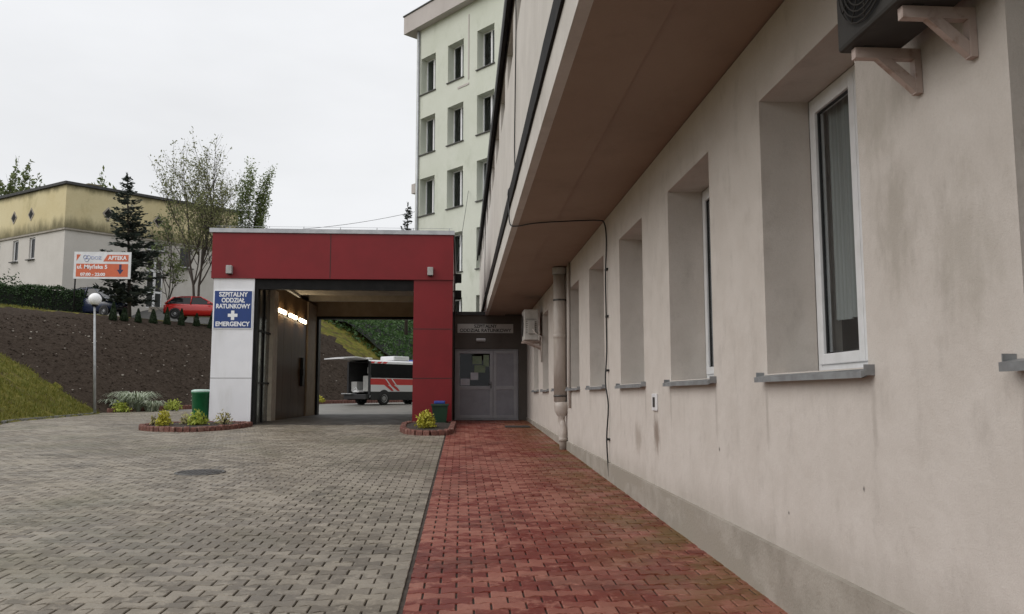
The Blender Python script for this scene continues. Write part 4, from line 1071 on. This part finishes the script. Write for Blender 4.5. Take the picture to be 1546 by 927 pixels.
# grass blades on the near slope (nobody could count them)
r = random.Random(4); q = MB(); cnt = 0
while cnt < 15000:
    y = 22+24*r.random(); x = -13.5-.18*(y-26)-14*r.random()**1.3
    if not is_grass(x, y) or x < -.57*y-1.5: continue
    cnt += 1; z = hills(x, y)
    if mnoise.noise(Vector((x*1.1, y*1.1, 0))) < -.25 and r.random() < .8: continue
    hgt = .07+.12*r.random(); a = r.random()*6.28; l = Vector((math.cos(a), math.sin(a), 0))*.02; b = Vector((r.gauss(0,.05), r.gauss(0,.05), hgt))
    p = Vector((x, y, z-.02)); q.add([p-l, p+l, p+b], [(0,1,2)])
o = struct('grass', q, M['grass'], 'stuff')
# clods on the soil bank
r = random.Random(14); q = MB(); cnt = 0
while cnt < 5200:
    u, s_ = -2+24*r.random(), .2+7.5*r.random(); p = PA+PE*u+PN*s_
    if is_grass(p.x, p.y): continue
    cnt += 1; z = hills(p.x, p.y); k = .02+.055*r.random()**2.5; c = Vector((p.x, p.y, z+k*.2))
    vs = [c+Vector((k*r.uniform(.7,1.2),0,0)), c+Vector((0,k*r.uniform(.7,1.2),0)), c+Vector((-k*r.uniform(.7,1.2),0,0)), c+Vector((0,-k*r.uniform(.7,1.2),0)), c+Vector((0,0,k*r.uniform(.5,1.0)))]
    q.add(vs, [(0,1,4),(1,2,4),(2,3,4),(3,0,4)])
struct('soil_clods', q, M['soilbank'], 'stuff')
q = MB(); cnt = 0
while cnt < 130:
    u, s_ = -2+24*r.random(), .2+7.2*r.random(); p = PA+PE*u+PN*s_
    if is_grass(p.x, p.y): continue
    cnt += 1; k = .025+.05*r.random()**2; c = Vector((p.x, p.y, hills(p.x, p.y)+k*.3)); ring = []
    for lev in (-.6, .25, .8):
        for j in range(6):
            a = j*math.pi/3+r.random()*.5; w_ = k*math.sqrt(1-min(.95,lev*lev))*r.uniform(.75,1.3); ring.append(c+Vector((w_*math.cos(a), w_*.8*math.sin(a), lev*k*.7)))
    q.add(ring, [(L_*6+j, L_*6+(j+1)%6, (L_+1)*6+(j+1)%6, (L_+1)*6+j) for L_ in (0,1) for j in range(6)]+[tuple(range(12,18))])
struct('stones', q, M['plinth'], 'stuff')

# arching variegated plants and yellow shrubs at the foot of the bank
fp = thing('arching_plant', 'pale variegated arching plant at the foot of the soil bank', 'plant', (-15.1,39.3,hills(-15.1,39.3)-.03))
q = MB(); r = random.Random(21)
for cx_, cy_, hh_, nn in ((0,.2,1.5,340),(-.75,.0,.95,170),(.9,0,.85,170)):
    for _ in range(nn):
        a = r.random()*6.28; L = hh_*(.6+.6*r.random()); d = Vector((math.cos(a), math.sin(a), 0)); p = Vector((cx_+r.gauss(0,.12), cy_+r.gauss(0,.1), 0)); prev = None
        wv = Vector((-d.y, d.x, 0))*.028
        for i in range(6):
            s_ = i/5; c = p+d*L*.75*s_+Vector((0,0,L*(1.7*s_-1.25*s_*s_)*.95)); ww = wv*(1-s_*.8)
            if prev: q.add([prev[0], prev[1], c+ww, c-ww], [(0,1,2,3)])
            prev = (c-ww, c+ww)
build('foliage', q, M['fern'], fp, True)
bush('yellow_shrub', 'lime yellow shrub under the pale arching plant', (-15.3,38.55,gz(38.5)), .42, .3, .42, 420, .06, 'yleaf2', 51, group='yellow shrubs at the bank foot')
bush('yellow_shrub', 'lime yellow shrub right of the arching plant by the bank foot', (-13.55,40.1,gz(40)), .42, .35, .5, 420, .06, 'yleaf2', 52, group='yellow shrubs at the bank foot')
bush('yellow_shrub', 'low yellow shrub at the bank foot, seen through the garage', (-8.35,48.6,gz(48.6)+.1), .5, .35, .35, 420, .07, 'yleaf', 53, group='yellow shrubs at the bank foot')
# dark red edging at bank foot
def edging(name, label, pts, h, wd, step, parent_loc):
    q = MB(); acc = []
    for a, b in zip(pts[:-1], pts[1:]):
        a, b = Vector(a), Vector(b); L = (b-a).length; k = max(1, round(L/step))
        for i in range(k):
            p, t = a.lerp(b, (i+.5)/k), (b-a).normalized(); n_ = Vector((-t.y, t.x))
            ln = L/k*.86; z = gz(p.y); j = rnd.gauss(0,.006)
            O = Vector((p.x, p.y, z-.05))-Vector((t.x,t.y,0))*ln/2-Vector((n_.x,n_.y,0))*wd/2
            b0 = MB(); 
            A, B, C_ = Vector((t.x,t.y,0))*ln, Vector((n_.x,n_.y,0))*wd, Vector((0,0,h+.05+j)); e_ = .10
            vs = [O, O+A, O+A+B, O+B, O+C_*.86, O+A+C_*.86, O+A+B+C_*.86, O+B+C_*.86, O+A*e_+B*e_+C_, O+A*(1-e_)+B*e_+C_, O+A*(1-e_)+B*(1-e_)+C_, O+A*e_+B*(1-e_)+C_]
            q.add(vs, [(0,1,5,4),(1,2,6,5),(2,3,7,6),(3,0,4,7),(4,5,9,8),(5,6,10,9),(6,7,11,10),(7,4,8,11),(8,9,10,11)])
    return q
eb = thing('bed_edging', 'low dark red brick edging along the foot of the soil bank', 'edging', (-14,39.5,gz(39)))
build('bricks', edging('','',[tuple(PA+PE*.3-PN*.12), tuple(PA+PE*26-PN*.12)], .20, .12, .26, None), M['brick'], eb)

# ------------------------------------------------------------------ brick-edged beds
def bed(label, outline, loc):
    t = thing('flower_bed', label, 'flower bed', loc)
    q = edging('', '', outline+[outline[0]], .13, .15, .165, None); build('edging', q, M['brick'], t)
    s_ = MB(); c = Vector((sum(p[0] for p in outline)/len(outline), sum(p[1] for p in outline)/len(outline)))
    n_ = len(outline); rings = []
    for f, dz in ((.98,.07),(.6,.12),(.2,.14)):
        rings.append([(c.x+(p[0]-c.x)*f, c.y+(p[1]-c.y)*f, gz(p[1])+dz) for p in outline])
    vs = [p for rg in rings for p in rg]; fs = [tuple(2*n_+k for k in range(n_))]
    for L in (0,1): fs += [(L*n_+k, L*n_+(k+1)%n_, (L+1)*n_+(k+1)%n_, (L+1)*n_+k) for k in range(n_)]
    s_.add(vs, fs, True); build('soil', s_, M['soil'], t); return t
ol = [(-8.75,23.5),(-8.5,22.9),(-8.0,22.45),(-7.4,22.25),(-6.9,22.35),(-6.45,22.8),(-6.15,23.6),(-6.05,24.4),(-6.25,24.8),(-7.2,24.85),(-8.2,24.75),(-8.7,24.2)]
bed('brick-edged flower bed in front of the white pillar', ol, (-7.4,23.6,gz(23.6)))
ol2 = [(-1.62,23.9),(-1.55,22.3),(-1.38,21.4),(-1.1,20.9),(-.75,20.75),(-.42,20.85),(-.27,21.4),(-.22,24.6),(-1.5,24.75)]
bed('brick-edged flower bed in front of the red pillar', ol2, (-.9,22.7,gz(22.7)))
bush('golden_shrub', 'golden yellow shrub at the left of the bed before the white pillar', (-8.05,23.2,gz(23.2)+.08), .20, .18, .40, 420, .05, 'yleaf', 61, group='shrubs in the brick-edged beds')
bush('golden_shrub', 'greenish yellow shrub in front of the bright green bin', (-7.2,23.3,gz(23.2)+.08), .30, .2, .36, 380, .05, 'yleaf2', 62, group='shrubs in the brick-edged beds')
bush('golden_shrub', 'tall straw-coloured shrub against the white pillar', (-6.62,23.7,gz(23.2)+.08), .26, .2, .40, 150, .045, 'strawleaf', 63, group='shrubs in the brick-edged beds')
bush('golden_shrub', 'thin straw-coloured sprig at the left tip of the bed', (-8.45,23.5,gz(23.2)+.08), .07, .07, .33, 50, .05, 'strawleaf', 64, group='shrubs in the brick-edged beds')
bush('golden_shrub', 'pale sprig between the golden shrub and the green bin', (-7.6,23.5,gz(23.2)+.08), .13, .1, .3, 70, .05, 'strawleaf', 65, group='shrubs in the brick-edged beds')
bush('golden_shrub', 'bright yellow rounded shrub in the bed before the red pillar', (-.92,21.9,gz(21.9)+.10), .25, .24, .42, 700, .05, 'yleaf', 66, group='shrubs in the brick-edged beds')

# bins
b1_ = thing('litter_bin', 'round bright green litter bin with a pale rim beside the white pillar', 'bin', (-7.68,25.15,gz(25)))
q = MB(); q.lathe([(.0,.02),(.21,.02),(.225,.06),(.27,.92),(.285,.93),(.285,.97),(.25,.97)], (-7.68,25.15,gz(25)), 28); build('body', q, M['greenbin'], b1_)
q = MB(); q.lathe([(.288,.972),(.292,.985),(.28,1.02),(.2,1.045),(0,1.05)], (-7.68,25.15,gz(25)), 28); build('lid', q, M['binlid'], b1_)
q = MB(); q.tube([(-7.42,25.1,gz(25)+.62),(-7.37,25.08,gz(25)+.6),(-7.38,25.08,gz(25)+.48)], .02, 6); build('handle', q, M['signwhite'], b1_)
b2_ = thing('litter_bin', 'dark green litter bin with a blue lid before the red pillar', 'bin', (-.62,24.4,gz(24.4)))
z = gz(24.4)+.08
q = MB(); q.add([(-.80,24.22,z),(-.44,24.22,z),(-.44,24.6,z),(-.80,24.6,z),(-.86,24.16,z+.56),(-.38,24.16,z+.56),(-.38,24.66,z+.56),(-.86,24.66,z+.56)], [(0,3,2,1),(4,5,6,7),(0,1,5,4),(1,2,6,5),(2,3,7,6),(3,0,4,7)]); q.bev(-.875,24.14,z+.5,-.365,24.68,z+.563,.01); build('body', q, M['dkgreenbin'], b2_)
q = MB(); q.bev(-.79,24.20,z+.565,-.47,24.62,z+.65,.02); build('lid', q, M['bluelid'], b2_)
# manhole cover
mh = thing('manhole_cover', 'round dark iron manhole cover in the grey paving', 'manhole cover', (-4.03,13.3,gz(13.3)))
tilt = math.atan(.0273)
q = MB(); rr_ = .36
for pr in ([(0,.006),(rr_*.86,.006),(rr_*.86,.002)],[(rr_*.9,.002),(rr_*.9,.008),(rr_*1.05,.008),(rr_*1.05,-.01)]):
    q.lathe(pr, (0,0,0), 36)
for i in range(-4,5):
    for j in range(-4,5):
        if math.hypot(i,j) < 4.2: q.box(i*.068-.02,j*.068-.02,.0065,i*.068+.02,j*.068+.02,.011)
q.v = [(x-4.03, y+13.3, zz+gz(13.3+y)+.003) for x,y,zz in q.v]; build('lid', q, M['iron'], mh)

# lamp post with globe
lx, ly = -15.95, 37.15; lz = gz(ly)
lp = thing('street_lamp', 'white globe lamp on a thin grey pole at the foot of the bank', 'lamp post', (lx, ly, lz))
q = MB(); q.tube([(lx+.12,ly,lz-.1),(lx-.13,ly,5.45)], [.062,.042], 12); build('pole', q, M['galv'], lp)
q = MB(); q.lathe([(.075,5.42),(.12,5.45),(.12,5.53)], (lx-.13,ly,0), 16); build('collar', q, M['black'], lp)
q = MB(); q.lathe([(.27*math.sin(a), 5.75-.27*math.cos(a)) for a in np.linspace(.3,math.pi,18)], (lx-.13,ly,0), 28); build('globe', q, M['globe'], lp)

# billboard
bbx, bby = -20.85, 49.0
bb = thing('billboard', 'orange and white pharmacy billboard on a thin dark post', 'billboard', (bbx-1.5, bby, PL))
O = Vector((-22.5,49.0,0)); W_ = 3.22; zb, zt = 8.28, 9.86
q = MB(); q.box(-22.5,48.97,zb,-22.5+W_,49.03,zt); build('panel', q, M['signwhite'], bb)
for xx in (-22.42,):
    q = MB(); q.tube([(xx,49.07,5.2),(xx,49.07,zt)], .045, 8); build('post', q, M['black'], bb)
yf = 48.966
q = MB(); q.box(-22.36,yf-.004,8.40,-22.5+W_-.14,yf,9.16); q.add([(-20.85,yf-.002,9.30),(-19.42,yf-.002,9.30),(-19.42,yf-.002,9.70),(-20.62,yf-.002,9.70)],[(0,1,2,3)]); q.add([(-22.36,yf-.002,9.32),(-22.12,yf-.002,9.70),(-22.36,yf-.002,9.70)],[(0,1,2)]); build('print', q, M['orange'], bb)
lettering('APTEKA', .33, M['white'], bb, (-20.05,yf-.006,9.5), bold=.008, width=1.05)
lettering('DOZ', .27, M['lilac'], bb, (-21.25,yf-.004,9.5), bold=.004)
q = MB()
for a in range(3): 
    c_ = Vector((-21.78+.10*math.cos(a*2.09+.5), yf-.006, 9.5+.10*math.sin(a*2.09+.5))); q.tube([(c_.x+.11*math.cos(k), c_.y, c_.z+.11*math.sin(k)) for k in np.linspace(0,6.283,17)], .016, 4, False)
build('emblem', q, M['lilac'], bb)
lettering('ul. Młyńska 5', .32, M['white'], bb, (-21.45,yf-.008,8.97), bold=.008, width=1.7)
lettering('07:00 - 22:00', .24, M['white'], bb, (-21.4,yf-.008,8.53), bold=.008, width=1.4)
q = MB(); q.prism([(-.07,.33),(-.07,.02),(-.19,.02),(0,-.26),(.19,.02),(.07,.02),(.07,.33)], (1,0,0),(0,0,1),(0,.004,0),(-19.86,yf-.009,8.80)); build('arrow', q, M['navy'], bb)

# ------------------------------------------------------------------ vehicles
def wheel(par, x, y, rad, wd, z):
    q = MB(); sgn = 1 if y > 0 else -1
    q.lathe([(rad*.62,-wd/2),(rad*.92,-wd/2),(rad,-wd/2+.03),(rad,wd/2-.03),(rad*.92,wd/2),(rad*.62,wd/2)], (x,y,z), 24, 'Y'); o = build('wheel', q, M['tyre'], par, True)
    q = MB(); yy = sgn*(wd/2-.03); q.lathe([(0,yy+sgn*.0),(rad*.2,yy+sgn*.012),(rad*.45,yy-sgn*.02),(rad*.63,yy+sgn*.012)], (x,y,z), 20, 'Y'); build('rim', q, M['rim'], o, True)
    return o
def car(name, label, paint, loc, rz, roofm=None, tall=1.0):
    t = thing(name, label, 'car', loc, rz)
    st = [(-2.04,.60,.46,.70),(-1.98,.72,.38,.86),(-1.80,.79,.28,.97),(-1.2,.83,.22,.99),(-.3,.845,.20,.96),(.6,.845,.20,.94),(1.15,.83,.22,.92),(1.6,.80,.26,.82),(1.92,.72,.32,.70),(2.05,.58,.40,.58)]
    q = MB(); n_ = 10; vs = []
    for x, hw, zb_, zt_ in st:
        h_ = zt_-zb_; half = [(hw-.10,zb_),(hw-.02,zb_+.12*h_),(hw,zb_+.5*h_),(hw-.03,zb_+.86*h_),(hw-.14,zt_)]
        vs += [(x,a,b*tall) for a, b in half]+[(x,-a,b*tall) for a, b in half[::-1]]
    fs = [(i*n_+j, i*n_+(j+1)%n_, (i+1)*n_+(j+1)%n_, (i+1)*n_+j) for i in range(len(st)-1) for j in range(n_)]
    fs += [tuple(range(n_)), tuple(range((len(st)-1)*n_, len(st)*n_))]
    q.add(vs, fs, True); build('body', q, paint, t, True)
    prof_b = [(-1.88,.95),(1.08,.91)]; prof_t = [(-1.42,1.37),(-.9,1.44),(-.2,1.46),(.22,1.41)]
    q = MB(); lo = [(x,.76,z) for x, z in prof_b]; hi = [(x,.58,z) for x, z in prof_t]
    vs = [(-1.88,.76,.95),(1.08,.74,.90),(.22,.57,1.40),(-.2,.58,1.45),(-.9,.58,1.43),(-1.42,.56,1.36)]; vs = [(a,b,c*tall) for a,b,c in vs]
    m_ = len(vs); vs2 = vs+[(x,-y,z) for x,y,z in vs]
    q.add(vs2, [tuple(range(m_)), tuple(range(2*m_-1,m_-1,-1))]+[(i,i+m_,(i+1)%m_+m_,(i+1)%m_) for i in range(m_)]); build('windows', q, M['dark_glass'], t, True)
    q = MB(); q.add([(x,s_*y,z*tall+.012) for x,y,z in ((.25,.57,1.405),(-.2,.585,1.455),(-.9,.585,1.435),(-1.46,.565,1.36)) for s_ in (1,-1)], [(0,1,3,2),(2,3,5,4),(4,5,7,6)], True); build('roof', q, roofm or paint, t, True)
    for s_ in (1,-1):
        q = MB()
        for a, b, rr in (((1.10,.755,.90),(.22,.585,1.41),.032),((-.35,.79,.93),(-.32,.595,1.455),.035),((-1.90,.77,.93),(-1.44,.575,1.37),.06),((.22,.585,1.41),(-1.44,.575,1.37),.03)):
            q.tube([(a[0],s_*a[1],a[2]*tall),(b[0],s_*b[1],b[2]*tall)], rr, 6)
        build('pillars', q, paint, t, True)
        q = MB(); q.bev(1.70,s_*.56-.14,.60*tall,1.93,s_*.56+.14,.72*tall,.03); build('headlight', q, M['lamp_clear'], t, True)
        q = MB(); q.bev(-2.0,s_*.62-.10,.66*tall,-1.86,s_*.62+.10,.86*tall,.03); build('tail_light', q, M['lamp_red'], t, True)
        q = MB(); q.bev(.72,s_*.92-.09,.93*tall,.86,s_*.92+.07,1.05*tall,.03); build('mirror', q, paint, t, True)
        for x in (-1.25, 1.30):
            q = MB(); q.lathe([(0,0),(.36,0)], (x,s_*.842,.31), 20, 'Y'); build('wheel_arch', q, M['trim'], t, True)
            wheel(t, x, s_*.77, .31, .19, .31)
    q = MB(); q.bev(-2.06,-.6,.30*tall,-1.9,.6,.46*tall,.03); q.bev(1.9,-.55,.30*tall,2.07,.55,.42*tall,.03); build('bumper', q, M['trim'], t, True)
    return t
car('parked_car', 'red hatchback parked at the top of the bank left of the garage', M['carred'], (-16.85,54,PL+.02), R(4))
car('parked_car', 'dark blue car parked behind the spruce and the globe lamp', M['carblue'], (-22.7,52.9,PL+.02), R(-22), None, 1.28)
car('parked_car', 'pale silver car half hidden behind the red hatchback', M['carsilver'], (-14.9,57.6,PL+.02), R(10), None, 1.3)

am = thing('ambulance', 'red and white ambulance with black windows and its tailgate raised, behind the garage', 'ambulance', (0,0,0), 0)
th = R(46); cr0 = Vector((-5.02, 46.2)); hd = Vector((math.cos(th), math.sin(th))); lf_ = Vector((-hd.y, hd.x))
ctr = cr0+hd*2.75+lf_*1.0; am.location = (ctr.x, ctr.y, gz(48)-.03); am.rotation_euler = (0,0,th); ROOT[am.name] = (tuple(am.location), th)
HW, ZB, ZT = 1.0, .42, 2.52
def sec(z):   # tumblehome of the body side
    return HW if z < 1.45 else HW-.10*((z-1.45)/1.07)**1.5
XB, XF = -2.75, 1.55
q = MB(); zs = [.42,.60,1.0,1.45,1.8,2.2,2.42,2.50,2.54]; ws = [HW-.03,HW,HW,HW,sec(1.8),sec(2.2),sec(2.42)-.03,sec(2.5)-.14,0]
for s_ in (1,-1):
    pr = [(s_*w_,z_) for w_, z_ in zip(ws, zs)]
    for (y0,z0),(y1,z1) in zip(pr[:-1], pr[1:]): q.add([(XB,y0,z0),(XF,y0,z0),(XF,y1,z1),(XB,y1,z1)], [(0,1,2,3)], True)
q.quad((XB,-HW,.42),(XF,-HW,.42),(XF,HW,.42),(XB,HW,.42))
# cab: windscreen slope and bonnet
nose = [(XF,2.5),(2.05,1.62),(2.62,1.28),(2.75,.95),(2.75,.40),(XF,.40)]
for s_ in (1,-1):
    q.add([(x, s_*(HW-.02 if z < 1.5 else .86), z) for x, z in nose], [tuple(range(6))])
for (a, b) in zip(nose[:-1], nose[1:]):
    f = lambda z: HW-.02 if z < 1.5 else .86
    q.quad((a[0],f(a[1]),a[1]),(b[0],f(b[1]),b[1]),(b[0],-f(b[1]),b[1]),(a[0],-f(a[1]),a[1]))
body = build('body', q, M['carwhite'], am, True)
for s_ in (1,-1):
    e_ = .006*s_
    q = MB(); zz = [1.50,1.65,1.9,2.15,2.30]
    for a, b in zip(zz[:-1], zz[1:]): q.quad((XB+.05,s_*sec(a)+e_,a),(XF-.05,s_*sec(a)+e_,a),(XF-.05,s_*sec(b)+e_,b),(XB+.05,s_*sec(b)+e_,b))
    build('side_windows', q, M['tinted'], am, True)
    q = MB(); q.quad((XB+.02,s_*HW+e_,1.12),(2.5,s_*(HW-.01)+e_,1.12),(2.5,s_*(HW-.01)+e_,1.46),(XB+.02,s_*HW+e_,1.46))
    for x in (-1.75,-1.30): q.add([(x+.55,s_*HW+e_*1.5,.78),(x+.82,s_*HW+e_*1.5,.78),(x+.28,s_*HW+e_*1.5,1.12),(x+.0,s_*HW+e_*1.5,1.12)], [(0,1,2,3)])
    for x in (-2.6,-2.1,-1.7): q.add([(x,s_*(sec(2.42)-.03)+e_,2.415),(x+.3,s_*(sec(2.42)-.03)+e_,2.415),(x+.15,s_*(sec(2.34))+e_,2.32),(x-.15,s_*sec(2.34)+e_,2.32)], [(0,1,2,3)])
    build('red_band', q, M['ambred'], am, True)
    q = MB()
    for x in (-1.58,-1.13): q.add([(x+.55,s_*HW+e_*2.2,.78),(x+.64,s_*HW+e_*2.2,.78),(x-.02,s_*HW+e_*2.2,1.46),(x-.11,s_*HW+e_*2.2,1.46)], [(0,1,2,3)])
    build('white_stripes', q, M['carwhite'], am, True)
    q = MB(); q.box(XB+.03,s_*(HW+.008)-.006,.27,2.6,s_*(HW+.008)+.006,.74); build('sill_trim', q, M['trim'], am, True)
    q = MB(); q.box(XB-.03,s_*.92-.085,.55,XB+.04,s_*.92+.065,2.42); build('rear_pillar', q, M['trim'], am, True)
    for x in (-1.75, 1.85):
        q = MB(); q.lathe([(0,0),(.43,0)], (x,s_*(HW+.017),.42), 22, 'Y'); build('wheel_arch', q, M['trim'], am, True)
        wheel(am, x, s_*.945, .37, .22, .37)
    q = MB(); q.bev(2.5,s_*.66-.2,.95,2.74,s_*.66+.2,1.18,.04); build('headlight', q, M['lamp_clear'], am, True)
# interior seen through the open back
q = MB(); q.quad((XB,-.88,.62),(.3,-.88,.62),(.3,.88,.62),(XB,.88,.62)); q.quad((.3,-.88,.5),(.3,.88,.5),(.3,.88,2.4),(.3,-.88,2.4))
for s_ in (1,-1): q.quad((XB,s_*.86,.5),(.3,s_*.86,.5),(.3,s_*.80,2.4),(XB,s_*.80,2.4))
q.quad((XB,-.8,2.38),(.3,-.8,2.38),(.3,.8,2.38),(XB,.8,2.38)); build('interior', q, M['ambdark'], am, True)
q = MB(); q.bev(XB+.15,-.82,.75,XB+1.4,-.20,1.62,.02); q.bev(XB+.12,.30,.75,XB+.9,.80,1.30,.02); q.bev(XB+.2,-.78,1.75,XB+.6,-.5,2.1,.02); build('cabinet', q, M['ambgrey'], am, True)
q = MB(); q.bev(XB-.2,-.25,.70,XB+1.5,.28,.82,.02); q.tube([(XB-.25,-.22,.78),(XB-.15,.0,.98),(XB-.25,.24,.78)], .025, 6); build('stretcher', q, M['carwhite'], am, True)
q = MB(); q.bev(XB-.28,-.95,.32,XB+.02,.95,.60,.03); build('bumper', q, M['trim'], am, True)
q = MB(); q.bev(XB-.42,.1,.60,XB-.02,1.0,.65,.01); build('step', q, M['galv'], am, True)
q = MB(); q.add([(XB,.92,2.50),(XB,-.92,2.50),(XB-.9,-.92,2.60),(XB-.9,.92,2.60),(XB-1.75,-.85,2.50),(XB-1.75,.85,2.50)], [(0,1,2,3),(3,2,4,5)], True)
q.v += [(x,y,z+.05) for x,y,z in q.v]; q.f += [(9,8,7,6),(11,10,8,9),(0,3,9,6),(3,5,11,9),(5,4,10,11),(4,2,8,10),(2,1,7,8)]; q.sm += [False]*7; build('tailgate', q, M['carwhite'], am, True)
q = MB(); q.bev(XB+.1,-.75,2.545,XB+.35,.75,2.62,.02); build('rear_beacon_bar', q, M['carwhite'], am, True)
q = MB(); q.bev(-.7,-.6,2.53,.5,.6,2.78,.05); build('roof_unit', q, M['carwhite'], am, True)
q = MB(); q.quad((XF+.04,-.78,2.43),(2.02,-.80,1.68),(2.02,.80,1.68),(XF+.04,.78,2.43)); q.v = [(x+.012,y,z+.01) for x,y,z in q.v]; build('windscreen', q, M['dark_glass'], am, True)
q = MB(); q.bev(1.3,-.7,2.50,1.6,.7,2.64,.04); build('light_bar', q, M['bluelid'], am, True)
